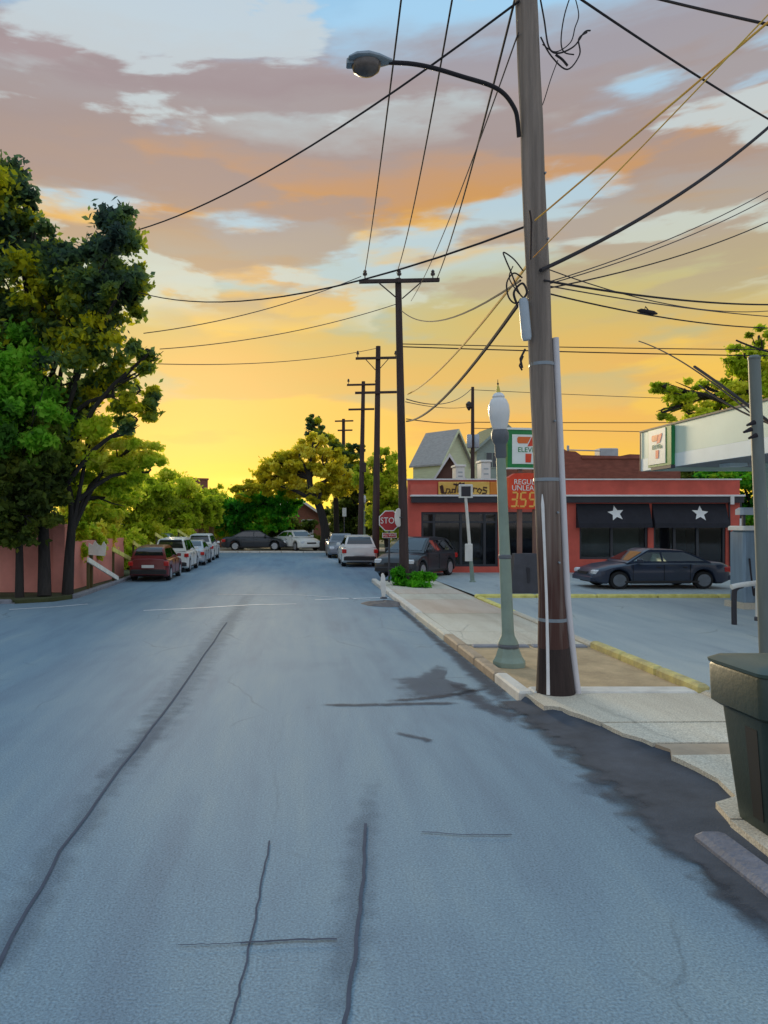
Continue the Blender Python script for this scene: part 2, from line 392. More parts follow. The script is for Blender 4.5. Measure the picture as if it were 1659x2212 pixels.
rpart(ribbon(jit(gpx([(583, 1818), (566, 1900), (548, 2010), (520, 2130), (492, 2240)]), 0.006), 0.011, 0.008), 'tar_seam', 'tar_seam')
rpart(ribbon(gpx([(792, 1660), (784, 1800), (770, 1960), (750, 2080), (735, 2260)]), [0.3, 0.36, 0.34, 0.34, 0.38]), 'wear_strip', 'wheel_wear')
rpart(ribbon(jit(gpx([(790, 1780), (786, 1880), (776, 1990), (762, 2100), (742, 2240)]), 0.006), 0.020, 0.008), 'tar_seam', 'tar_seam')
rpart(ribbon(jit(gpx([(520, 2041), (640, 2034), (728, 2033)]), 0.004), 0.016, 0.012), 'tar_seam', 'tar_seam')
rpart(ribbon(jit(gpx([(385, 2046), (450, 2044), (520, 2041)]), 0.004), 0.007, 0.012), 'tar_seam', 'tar_seam')
rpart(ribbon(jit(gpx([(912, 1800), (1000, 1806), (1106, 1806)]), 0.004), 0.012, 0.012), 'tar_seam', 'tar_seam')
def blot(pts, z, name, material):
    P = [G(x, y) for x, y in pts]; k = len(P); c_ = sum(P, Vector())/k
    ring2 = [c_.lerp(p, 0.62) for p in P]; ring3 = [c_.lerp(p, 1.18) for p in P]
    mb = MB().add([(p.x, p.y, z) for p in [c_]+ring2+ring3], [(0, 1+i, 1+(i+1) % k) for i in range(k)]+[(1+i, 1+k+i, 1+k+(i+1) % k, 1+(i+1) % k) for i in range(k)])
    mb.edge = [1.0]*(1+k)+[0.0]*k
    return rpart(mb, name, material)
blot([(850, 1466), (905, 1460), (945, 1436), (968, 1446), (962, 1466), (1010, 1480), (1030, 1496), (960, 1514), (885, 1512)], 0.003, 'patch_and_shade', 'soft_stain')
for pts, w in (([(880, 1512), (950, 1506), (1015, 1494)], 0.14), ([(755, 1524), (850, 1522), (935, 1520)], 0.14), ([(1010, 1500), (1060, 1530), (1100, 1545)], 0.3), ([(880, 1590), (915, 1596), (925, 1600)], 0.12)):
    rpart(ribbon(gpx([(2*pts[0][0]-pts[1][0], 2*pts[0][1]-pts[1][1])]+pts+[(2*pts[2][0]-pts[1][0], 2*pts[2][1]-pts[1][1])]), w*1.6, 0.004), 'patch_and_shade', 'stain_and_shade')
blot([(1225, 1690), (1330, 1680), (1400, 1720), (1380, 1745), (1320, 1730), (1250, 1715)], 0.004, 'patch_and_shade', 'wheel_wear')
rpart(ribbon([(KX-0.10, y_) for y_ in (21.0, 18.0, 15.0, 12.5, 11.0, 9.6, 8.6)], [0.2, 0.24, 0.26, 0.34, 0.44, 0.5, 0.5], 0.006), 'gutter_shade', 'stain_and_shade')  # shadow band of the kerb, painted on the road
blot([(1470, 1790), (1540, 1850), (1600, 1900), (1660, 1960), (1720, 2020), (1640, 2010), (1560, 1940), (1500, 1870)], 0.006, 'patch_and_shade', 'stain_and_shade')  # shading in the near right corner, painted as a dark film
# worn stop lines across the mouth of the junction
for pts, w in (([(310, 1319), (400, 1315), (540, 1307), (640, 1305)], 0.10), ([(20, 1317), (120, 1311), (190, 1305)], 0.09), ([(680, 1296), (760, 1293), (840, 1291)], 0.12), ([(470, 1284), (640, 1285), (800, 1296)], 0.06)):
    rpart(ribbon(gpx(pts), w, 0.005), 'stop_line', 'white_line')

# lots right of the pavement
LZ = 0.10
lot = struct(MB().add([(x, y, LZ) for x, y in ((5.05, -8), (60, -8), (60, 20.15), (5.05, 20.15))], [(0, 1, 2, 3)]).build('filling_station_forecourt', 'lot_asphalt'))
lot2 = struct(MB().add([(x, y, LZ+0.002) for x, y in ((5.05, 20.35), (60, 20.35), (60, 32), (4.1, 32), (4.1, 27.0), (4.9, 26.2))], [(0, 1, 2, 3, 4, 5)]).build('shop_parking', 'lot_asphalt'))

# pavement: separate slabs with open joints on a low bed
bed = struct(MB().box(KX+0.19, 5.04, 8.95, 26.0, -0.05, 0.055).build('pavement', 'concrete_tan'))
def slab(poly, z, material, parent=bed, name='slab', z0=0.0):
    o = MB().prism(poly, z0, z).build(name, material); o.parent = parent; return o
y = 12.55; i = 0
while y < 25.4:
    d = 1.42 if y < 16 else 1.5
    z = LZ+rnd.uniform(-0.004, 0.006)
    slab([(KX+0.20, y), (4.88, y), (4.88, y+d-0.025), (KX+0.20, y+d-0.025)], z, 'concrete_warm' if i in (3, 4, 6) else 'concrete')
    y += d; i += 1
# kerb stones, each its own block
kerb = struct(MB().box(KX+0.02, KX+0.15, 8.9, 25.9, -0.05, 0.02).build('kerb', 'kerb_stone'))
y = 8.95; i = 0
while y < 25.6:
    d = 1.15 if y < 12.6 else 1.62
    o = MB().cbox(KX, KX+0.18, y, y+d-0.015, -0.04, LZ+0.03+rnd.uniform(-.006, .006), 0.025).build('kerb_block', ('kerb_pale' if (i == 0 or y > 16) else 'kerb_brown' if y < 12.6 else 'concrete')); o.parent = kerb
    y += d; i += 1
# bare earth bed that holds the pole and the lamp
struct(MB().prism([(KX+0.19, 9.35), (4.9, 9.3), (4.9, 12.5), (KX+0.19, 12.5)], -0.03, LZ-0.012).build('earth_strip', 'dirt'))
# pale stones at the near and far end of the earth bed
for a in ((KX+0.2, 4.9, 9.0, 9.3), ):
    o = MB().cbox(a[0], a[1], a[2], a[3], -0.04, LZ+0.02, 0.02).build('edge_block', 'kerb_pale'); o.parent = kerb
for x in (2.95, 3.45, 3.95, 4.42):
    o = MB().cbox(x, x+0.44, 12.3, 12.5, -0.04, LZ+0.02, 0.02).build('edge_block', 'kerb_stone'); o.parent = kerb
# driveway apron with a broken edge
apron = struct(MB().prism([(3.4, -6), (5.04, -6), (5.04, 8.9), (3.4, 8.9)], -0.05, 0.05).build('driveway_apron', 'concrete_tan'))
slab([(2.78, 8.95), (4.98, 8.95), (4.98, 7.72), (3.16, 7.68), (3.08, 7.95), (3.0, 8.12), (2.96, 8.3), (2.8, 8.36)], LZ+0.012, 'concrete', apron)
slab([(3.17, 7.66), (4.98, 7.70), (4.98, 7.02), (3.36, 6.98), (3.33, 7.12), (3.22, 7.3)], LZ+0.006, 'concrete', apron)
slab([(3.38, 6.96), (4.98, 7.0), (4.98, 6.70), (3.36, 6.62), (3.44, 6.8)], LZ, 'concrete_tan', apron)
slab([(3.35, 6.60), (4.98, 6.68), (4.98, 5.2), (3.05, 5.2), (3.12, 5.5), (3.34, 5.62), (3.42, 6.0), (3.4, 6.3)], LZ+0.008, 'concrete', apron)
slab([(3.04, 5.18), (4.98, 5.18), (4.98, 3.4), (2.98, 3.4), (2.98, 4.4)], LZ+0.004, 'concrete', apron)
slab([(2.98, 3.38), (4.98, 3.38), (4.98, -6), (2.98, -6)], LZ+0.004, 'concrete', apron)
# dark asphalt fillet that ramps up from the road to the broken edge
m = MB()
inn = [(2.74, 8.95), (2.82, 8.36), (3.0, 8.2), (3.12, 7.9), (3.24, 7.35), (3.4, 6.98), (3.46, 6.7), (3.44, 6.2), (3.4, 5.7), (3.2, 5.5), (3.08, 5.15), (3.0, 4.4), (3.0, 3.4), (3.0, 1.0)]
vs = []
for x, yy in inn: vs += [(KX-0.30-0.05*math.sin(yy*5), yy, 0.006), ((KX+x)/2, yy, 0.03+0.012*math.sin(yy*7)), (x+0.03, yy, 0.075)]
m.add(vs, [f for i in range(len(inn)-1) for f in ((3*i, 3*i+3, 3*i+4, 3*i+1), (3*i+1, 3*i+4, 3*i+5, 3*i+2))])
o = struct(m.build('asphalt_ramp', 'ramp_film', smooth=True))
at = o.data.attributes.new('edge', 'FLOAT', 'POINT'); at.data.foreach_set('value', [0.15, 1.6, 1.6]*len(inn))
for y0, y1 in ((4.05, 5.1), (3.0, 4.04), (1.9, 2.99), (0.8, 1.89)):
    o = MB().cbox(KX+0.03, KX+0.25, y0, y1, -0.04, 0.07, 0.03).build('kerb_block', 'kerb_dark'); o.parent = kerb
# yellow painted concrete edging of the forecourt (each length a block)
edg = struct(MB().box(4.92, 5.03, 8.0, 20.2, -0.05, 0.04).build('yellow_edging', 'concrete_tan'))
for y0, y1, mm in ((9.0, 10.1, 'yellow_worn'), (10.12, 11.2, 'yellow_worn'), (11.22, 12.35, 'yellow_worn'), (8.0, 8.98, 'concrete'), (6.9, 7.98, 'concrete'), (12.37, 13.9, 'concrete'), (13.92, 15.4, 'concrete'), (15.42, 16.88, 'concrete'), (16.9, 18.5, 'yellow_kerb'), (18.52, 20.1, 'yellow_kerb')):
    o = MB().cbox(4.9, 5.05, y0, y1, -0.04, LZ+(0.10 if mm == 'yellow_worn' else 0.05), 0.03).build('edging_block', mm); o.parent = edg
for k in range(5):
    x0 = 4.9+k*1.66
    o = MB().cbox(x0, x0+1.64, 20.14, 20.36, -0.04, LZ+0.09, 0.03).build('edging_block', 'yellow_kerb'); o.parent = edg
# little heap of broken asphalt at the kerb corner
m = MB(); vs = []; c = G(835, 1306); nr, na = 6, 22
for i in range(nr):
    for k in range(na):
        a = 2*math.pi*k/na; r_ = (i/(nr-1)); rr = (0.95+0.12*math.sin(3*a)+0.08*math.cos(5*a))*r_
        vs.append((c.x-0.05+0.62*rr*math.cos(a), c.y+0.55*rr*math.sin(a), 0.002+0.10*(1-r_**2)*(1+0.2*math.sin(4*a+i))))
m.add(vs, [(i*na+k, i*na+(k+1) % na, (i+1)*na+(k+1) % na, (i+1)*na+k) for i in range(nr-1) for k in range(na)])
tag(m.build('asphalt_heap', 'mound', smooth=True), 'low dark heap of crumbled asphalt against the pavement corner', 'heap')
# left side: kerb, verge and pavement beyond the junction
lk = struct(MB().box(LX-0.16, LX-0.02, 21.1, 49.3, -0.05, 0.02).build('kerb', 'kerb_stone'))
y = 21.0
while y < 49:
    o = MB().cbox(LX-0.18, LX, y, y+1.95, -0.04, 0.12, 0.03).build('kerb_block', 'kerb_stone'); o.parent = lk; y += 1.97
struct(MB().prism([(LX-0.17, 21.0), (-6.75, 20.2), (-7.5, 19.72), (-40, 19.72), (-40, 60), (LX-0.17, 60)], -0.05, 0.085).build('verge', 'verge'))
lk2 = struct(MB().box(-39.9, -7.5, 19.6, 19.7, -0.05, 0.02).build('kerb', 'kerb_stone'))
for k in range(8):
    o = MB().cbox(-7.55-1.97*(k+1), -7.57-1.97*k, 19.58, 19.74, -0.04, 0.11, 0.03).build('kerb_block', 'kerb_stone'); o.parent = lk2
# far end: pale kerb and the yard where cars stand across the street
fk = struct(MB().box(-25.9, 3.9, 50.62, 50.74, -0.05, 0.02).build('kerb', 'kerb_stone'))
for k in range(12):
    o = MB().cbox(-13+k*1.5, -11.52+k*1.5, 50.6, 50.8, -0.04, 0.12, 0.03).build('kerb_block', 'kerb_pale'); o.parent = fk
struct(MB().add([(-26, 50.8, 0.1), (14, 50.8, 0.1), (14, 58, 0.1), (-26, 58, 0.1)], [(0, 1, 2, 3)]).build('far_yard', 'concrete_tan'))
struct(MB().prism([(4.06, 32.01), (60, 32.01), (60, 49.4), (4.06, 49.4)], -0.05, 0.09).build('verge', 'verge'))

# ------------------------------------------------------------------ red shop
mat('red_paint', lin(208, 94, 80), 0.8, 0.2, 0.9, 0.15, 30)
mat('red_paint_top', lin(208, 100, 84), 0.75, 0.12, 1.4, 0.15, 30)
mat('black_trim', lin(50, 48, 56), 0.6, 0.15, 2.0)
mat('white_trim', lin(226, 222, 222), 0.6, 0.08, 4.0)
mat('awning_cloth', lin(38, 38, 48), 0.85, 0.18, 3.0)
mat('star_white', lin(240, 240, 242), 0.7, 0.04, 9.0)
mat('frame_dark', lin(52, 54, 62), 0.5, 0.12, 3.0)
mat('interior', lin(84, 84, 88), 0.9, 0.2, 1.0)
mat('interior_brown', lin(140, 104, 84), 0.9, 0.2, 2.0)
mat('curtain', lin(200, 206, 176), 0.9, 0.22, 1.8)
mat('sign_orange', lin(236, 176, 70), 0.6, 0.16, 1.6, col2=lin(244, 204, 110))
mat('sign_deep', lin(214, 128, 40), 0.6, 0.12, 2.0)
mat('script_brown', lin(72, 40, 30), 0.6, 0.1, 3.0)
mat('brick_brown', lin(140, 84, 70), 0.9, 0.2, 2.2, 0.4, 14, stretch=(1, 1, 3))
mat('roof_grey', lin(150, 148, 146), 0.9, 0.15, 1.0)
mat('unit_grey', lin(170, 178, 182), 0.6, 0.12, 2.0)
mat('unit_white', lin(224, 222, 216), 0.6, 0.1, 3.0)
def glassmat(name, col, trans):
    m = bpy.data.materials.new(name); m.use_nodes = True; nt = m.node_tree; nt.nodes.clear()
    t = nt.nodes.new('ShaderNodeBsdfTransparent'); t.inputs[0].default_value = col
    g = nt.nodes.new('ShaderNodeBsdfGlossy'); g.inputs['Roughness'].default_value = 0.04
    g.inputs[0].default_value = (0.9, 0.92, 0.95, 1)
    d = nt.nodes.new('ShaderNodeBsdfDiffuse'); d.inputs[0].default_value = (0.02, 0.022, 0.028, 1)
    n = nt.nodes.new('ShaderNodeTexNoise'); n.inputs['Scale'].default_value = 1.3
    bp = nt.nodes.new('ShaderNodeBump'); bp.inputs['Strength'].default_value = 0.05; nt.links.new(n.outputs[0], bp.inputs['Height'])
    nt.links.new(bp.outputs[0], g.inputs['Normal'])
    f = nt.nodes.new('ShaderNodeFresnel'); f.inputs[0].default_value = 1.5
    m1 = nt.nodes.new('ShaderNodeMixShader'); m1.inputs[0].default_value = trans
    nt.links.new(d.outputs[0], m1.inputs[1]); nt.links.new(t.outputs[0], m1.inputs[2])
    m2 = nt.nodes.new('ShaderNodeMixShader'); nt.links.new(f.outputs[0], m2.inputs[0])
    nt.links.new(m1.outputs[0], m2.inputs[1]); nt.links.new(g.outputs[0], m2.inputs[2])
    o = nt.nodes.new('ShaderNodeOutputMaterial'); nt.links.new(m2.outputs[0], o.inputs[0]); MATS[name] = m
glassmat('shop_glass', (0.62, 0.66, 0.70, 1), 0.75)
glassmat('car_glass', (0.30, 0.34, 0.38, 1), 0.35)
MATS['car_glass'].node_tree.nodes['Fresnel'].inputs[0].default_value = 1.9

BY = 30.0
sB = FPX/BY
def bx_(x): return (x-VX)/sB
def bz_(y): return EYE+(VY-y)/sB
X0, X1 = bx_(882), bx_(1598)
shop = root('shop_building', ((X0+X1)/2, BY, 0.1), 'long low red painted shop with dark windows and black cornice behind the parking', 'building')
ZT = bz_(1037); ZB = 0.1
ops = [(bx_(910), bx_(1076), 0.34, bz_(1106)), (bx_(1086), bx_(1160), 0.14, bz_(1106)), (bx_(1252), bx_(1400), bz_(1208), bz_(1090)), (bx_(1412), bx_(1568), 0.36, bz_(1090))]
# front wall around the openings
m = MB()
xs = X0
for a, b, z0, z1 in ops:
    m.box(xs, a, BY, BY+0.3, ZB, ZT); m.box(a, b, BY, BY+0.3, z1, ZT)
    if z0 > ZB+0.05: m.box(a, b, BY, BY+0.3, ZB, z0)
    xs = b
m.box(xs, X1, BY, BY+0.3, ZB, ZT)
part(m, 'front_wall', 'red_paint', shop)
DB = 7.5; XB0 = X0*(BY+DB)/BY+0.05           # the left flank slants along the camera's view ray, so it stays unseen
part(MB().prism([(X0, BY+0.3), (X0+0.3, BY+0.3), (XB0+0.3, BY+DB), (XB0, BY+DB)], ZB, ZT-0.003), 'side_wall', 'red_paint', shop)
part(MB().box(X1-0.3, X1, BY+0.3, BY+DB, ZB, ZT-0.003), 'side_wall', 'red_paint', shop)
part(MB().box(XB0+0.3, X1-0.3, BY+DB-0.3, BY+DB, ZB, ZT-0.003), 'rear_wall', 'red_paint', shop)
part(MB().prism([(X0+0.3, BY+0.3), (X1-0.3, BY+0.3), (X1-0.3, BY+DB-0.3), (XB0+0.3, BY+DB-0.3)], 3.35, 3.5), 'roof', 'roof_grey', shop)
part(MB().box(X0-0.05, X1+0.05, BY-0.06, BY+0.36, ZT+0.001, ZT+0.055), 'coping', 'white_trim', shop)
zc0, zc1 = bz_(1086), bz_(1073)
part(MB().cbox(X0+0.1, X1+0.02, BY-0.28, BY-0.003, zc0, zc1, 0.02), 'cornice', 'black_trim', shop)
part(MB().cbox(X0+0.06, X1+0.05, BY-0.33, BY-0.003, zc1+0.002, zc1+0.07, 0.02), 'cornice_cap', 'white_trim', shop)
part(MB().box(X0+1.2, X1-0.3, BY+3.6, BY+3.7, ZB, 3.3), 'inner_wall', 'interior', shop)
part(MB().prism([(X0+0.3, BY+0.31), (X1-0.3, BY+0.31), (X1-0.3, BY+3.6), (X0+1.2, BY+3.6)], ZB, ZB+0.04), 'inner_floor', 'interior', shop)
for a, b in ((bx_(1078), bx_(1084)), (bx_(1405), bx_(1409)), ):
    part(MB().box(a, b, BY+0.32, BY+3.5, ZB+.04, 3.3), 'partition', 'interior', shop)
# furniture that shows dimly through the panes, bolted in
part(MB().box(bx_(960), bx_(1035), BY+1.4, BY+1.8, 0.2, 1.0), 'counter', 'interior_brown', shop)
part(MB().box(bx_(1000), bx_(1072), BY+2.6, BY+3.0, 0.2, 2.1), 'shelf_unit', 'interior_brown', shop)
part(MB().box(bx_(928), bx_(945), BY+0.9, BY+1.0, 0.3, 2.2).box(bx_(915), bx_(960), BY+0.92, BY+0.98, 2.0, 2.35), 'display_stand', 'curtain', shop)
part(MB().box(bx_(1262), bx_(1390), BY+0.42, BY+0.46, 0.7, 2.0), 'blind', 'curtain', shop)
for xa in (1440, 1462): part(MB().box(bx_(xa), bx_(xa+9), BY+0.7, BY+0.78, 0.3, 2.3), 'display_stand', 'interior', shop)
def window(a, b, z0, z1, splits, transom=None, name='window'):
    fr = MB(); t = 0.09; y0, y1 = BY+0.06, BY+0.2
    fr.box(a, a+t, y0, y1, z0, z1); fr.box(b-t, b, y0, y1, z0, z1); fr.box(a+t, b-t, y0, y1, z1-t, z1); fr.box(a+t, b-t, y0, y1, z0, z0+t)
    xs = [a+t]
    for s_ in splits: fr.box(a+(b-a)*s_-0.05, a+(b-a)*s_+0.05, y0+0.01, y1-0.01, z0+t, z1-t); xs += [a+(b-a)*s_-0.05, a+(b-a)*s_+0.05]
    xs.append(b-t)
    w = part(fr, name, 'frame_dark', shop)
    for i in range(0, len(xs), 2):
        zz = [(z0+t, z1-t)] if not transom else [(z0+t, transom-0.04), (transom+0.04, z1-t)]
        if transom:
            part(MB().box(xs[i], xs[i+1], y0+0.012, y1-0.012, transom-0.04, transom+0.04), 'transom', 'frame_dark', shop, parent=w)
        for q in zz: part(MB().box(xs[i], xs[i+1], BY+0.12, BY+0.13, *q), 'pane', 'shop_glass', shop, parent=w)
    return w
window(*ops[0], [0.17, 0.52, 0.83], transom=2.15)
d = window(*ops[1], [0.55], transom=2.15, name='door')
part(MB().tube([(ops[1][0]+0.75, BY+0.03, 0.9), (ops[1][0]+0.75, BY+0.03, 1.4)], 0.018, 6), 'door_handle', 'unit_grey', shop, parent=d)
window(*ops[2], [0.48])
window(*ops[3], [0.3, 0.62])
# awnings with a star
def star(cx, cz, r, rot, M):
    return [(cx+(r if k % 2 == 0 else r*0.45)*math.cos(rot+math.pi/2+k*math.pi/5), cz+(r if k % 2 == 0 else r*0.45)*math.sin(rot+math.pi/2+k*math.pi/5)) for k in range(10)]
for a, b, xc, sr in ((bx_(1244), bx_(1402), bx_(1327), 0.12), (bx_(1408), bx_(1567), bx_(1508), -0.10)):
    zt, zb, dp = bz_(1088), bz_(1140), 0.30
    m = MB(); m.add([(a, BY-0.01, zt), (b, BY-0.01, zt), (b, BY-dp, zb+0.18), (a, BY-dp, zb+0.18), (a, BY-dp, zb), (b, BY-dp, zb), (b, BY-0.01, zb), (a, BY-0.01, zb)],
          [(0, 3, 2, 1), (3, 4, 5, 2), (0, 7, 4, 3), (1, 2, 5, 6)])
    aw = part(m, 'awning', 'awning_cloth', shop)
    dirv = Vector((0, -dp+0.01, zb+0.18-zt)).normalized(); nrm = Vector((0, dirv.z, -dirv.y))*1.0
    if nrm.y > 0: nrm = -nrm
    L = math.hypot(dp, zt-zb-0.18)
    Ms = Matrix.Translation(Vector((xc, BY-dp*0.5, (zt+zb+0.18)/2))+nrm*0.005) @ Matrix(((1, 0, 0, 0), (0, -dirv.y, nrm.y, 0), (0, -dirv.z, nrm.z, 0), (0, 0, 0, 1)))
    part(MB().prism(star(0, 0, 0.34, sr, None), 0.0, 0.006, Ms), 'star', 'star_white', shop, parent=aw)
# downpipe, corner strips
part(MB().tube([(bx_(1573), BY-0.06, zc0), (bx_(1574), BY-0.06, 2.4), (bx_(1576), BY-0.06, 0.15)], 0.035, 8), 'downpipe', 'black_trim', shop)
part(MB().cbox(bx_(1568), bx_(1576), BY-0.34, BY-0.285, bz_(1090), bz_(1070), 0.01), 'wall_lamp', 'white_trim', shop)
part(MB().box(bx_(1597)+0.004, bx_(1606), BY-0.02, BY+0.25, 0.1, bz_(1120)), 'corner_board', 'white_trim', shop)
part(MB().box(bx_(1597)+0.006, bx_(1612), BY+0.3, BY+3.0, bz_(1128), bz_(1078)), 'side_box', 'black_trim', shop)
# raised parapet block and painted fascia sign
part(MB().box(bx_(886), bx_(944), BY-0.05, BY-0.002, zc1+0.08, bz_(1046)), 'parapet_panel', 'red_paint_top', shop)
sg = root('fascia_sign', (bx_(1010), BY, zc1+0.1), 'orange yellow fascia sign with brown looping script on the red shop', 'sign')
part(MB().cbox(bx_(946), bx_(1056), BY-0.12, BY-0.062, zc1+0.09, bz_(1041), 0.015), 'board', 'sign_orange', sg)
part(MB().cbox(bx_(1057), bx_(1076), BY-0.12, BY-0.062, zc1+0.09, bz_(1041), 0.015), 'end_panel', 'sign_deep', sg)
def scribble(pts, r):   # pts in px
    P = [Vector((bx_(x), BY-0.128, bz_(y))) for x, y in pts]
    return MB().tube(P, r, 5)
sc = [[(950, 1050), (953, 1066), (957, 1067), (955, 1052), (953, 1048), (956, 1064), (962, 1066)],
      [(970, 1057), (964, 1056), (962, 1064), (967, 1066), (971, 1058), (971, 1066), (975, 1064)],
      [(982, 1058), (976, 1057), (975, 1065), (981, 1065), (985, 1044), (985, 1065)],
      [(988, 1064), (990, 1045), (993, 1042), (991, 1058), (996, 1054), (998, 1064)], [(978, 1046), (990, 1048), (1002, 1044)],
      [(1000, 1056), (1003, 1064), (1007, 1055), (1010, 1064), (1014, 1056)],
      [(1020, 1064), (1022, 1054), (1029, 1056)], [(1033, 1056), (1029, 1062), (1035, 1066), (1039, 1059), (1033, 1055)],
      [(1050, 1054), (1043, 1053), (1042, 1058), (1050, 1061), (1048, 1066), (1040, 1066)]]
for k, s_ in enumerate(sc): part(scribble(s_, 0.028 if k % 2 else 0.034), 'lettering', 'script_brown', sg)

# roof units, each standing on the shop roof
def roof_unit(x0, x1, y0, y1, Y, material, label, lid=True):
    a, b = W(x0, y1, Y), W(x1, y0, Y); zb = 3.5
    r_ = root('roof_unit', ((a.x+b.x)/2, Y, zb), label, 'roof unit')
    part(MB().cbox(a.x, b.x, Y, Y+0.8, zb, b.z, 0.03), 'casing', material, r_)
    part(MB().cbox(a.x-0.05, b.x+0.05, Y-0.05, Y+0.85, b.z+0.002, b.z+0.09, 0.02), 'lid', material, r_)
    for i in range(4): part(MB().box(a.x+0.1, b.x-0.1, Y-0.012, Y-0.001, zb+0.3+i*(b.z-zb-0.4)/4, zb+0.36+i*(b.z-zb-0.4)/4), 'louvre', 'unit_grey' if material == 'unit_white' else 'unit_white', r_)
roof_unit(985, 1004, 1008, 1040, 33, 'unit_white', 'white boxy vent on the shop roof beside the brown gable')
roof_unit(1040, 1060, 998, 1040, 33, 'unit_white', 'taller white vent on the shop roof near the lamp globe')
# brown brick block behind
r_ = root('brick_block', (16, 37, 0.09), 'dark brown brick block rising behind the right half of the red shop', 'building')
a, b = W(1150, 1000, 41.5), W(1470, 1000, 41.5)
part(MB().prism([(a.x, 0.09), (b.x, 0.09), (b.x, EYE+140*41.5/FPX), (W(1360, 0, 41.5).x, EYE+144*41.5/FPX), (W(1340, 0, 41.5).x, EYE+140*41.5/FPX), (W(1255, 0, 41.5).x, EYE+142*41.5/FPX), (W(1243, 0, 41.5).x, EYE+150*41.5/FPX), (W(1225, 0, 41.5).x, EYE+151*41.5/FPX), (W(1215, 0, 41.5).x, EYE+157*41.5/FPX), (a.x, EYE+157*41.5/FPX)], 0, 7.0,
     Matrix.Translation((0, 48.5, 0)) @ UP), 'wall', 'brick_brown', r_)
part(MB().box(W(1256, 0, 41.5).x, b.x+0.1, 41.42, 41.497, EYE+134*41.5/FPX, EYE+139*41.5/FPX), 'string_course', 'brick_brown', r_)
c0 = W(1296, 985, 43); c1 = W(1336, 968, 43)
ru = root('roof_unit', (c0.x, 43, c0.z), 'low grey air unit with a dish on the brown brick block', 'roof unit')
part(MB().cbox(c0.x, c1.x, 43, 43.8, EYE+138*41.5/FPX, c1.z, 0.04), 'casing', 'unit_grey', ru)
part(MB().cbox(W(1225, 0, 43).x, W(1230, 0, 43).x, 43, 43.1, EYE+138*41.5/FPX, W(0, 962, 43).z, 0.02).tube([W(1228, 972, 43), W(1296, 974, 43)], 0.04, 6), 'pipe', 'unit_grey', ru)

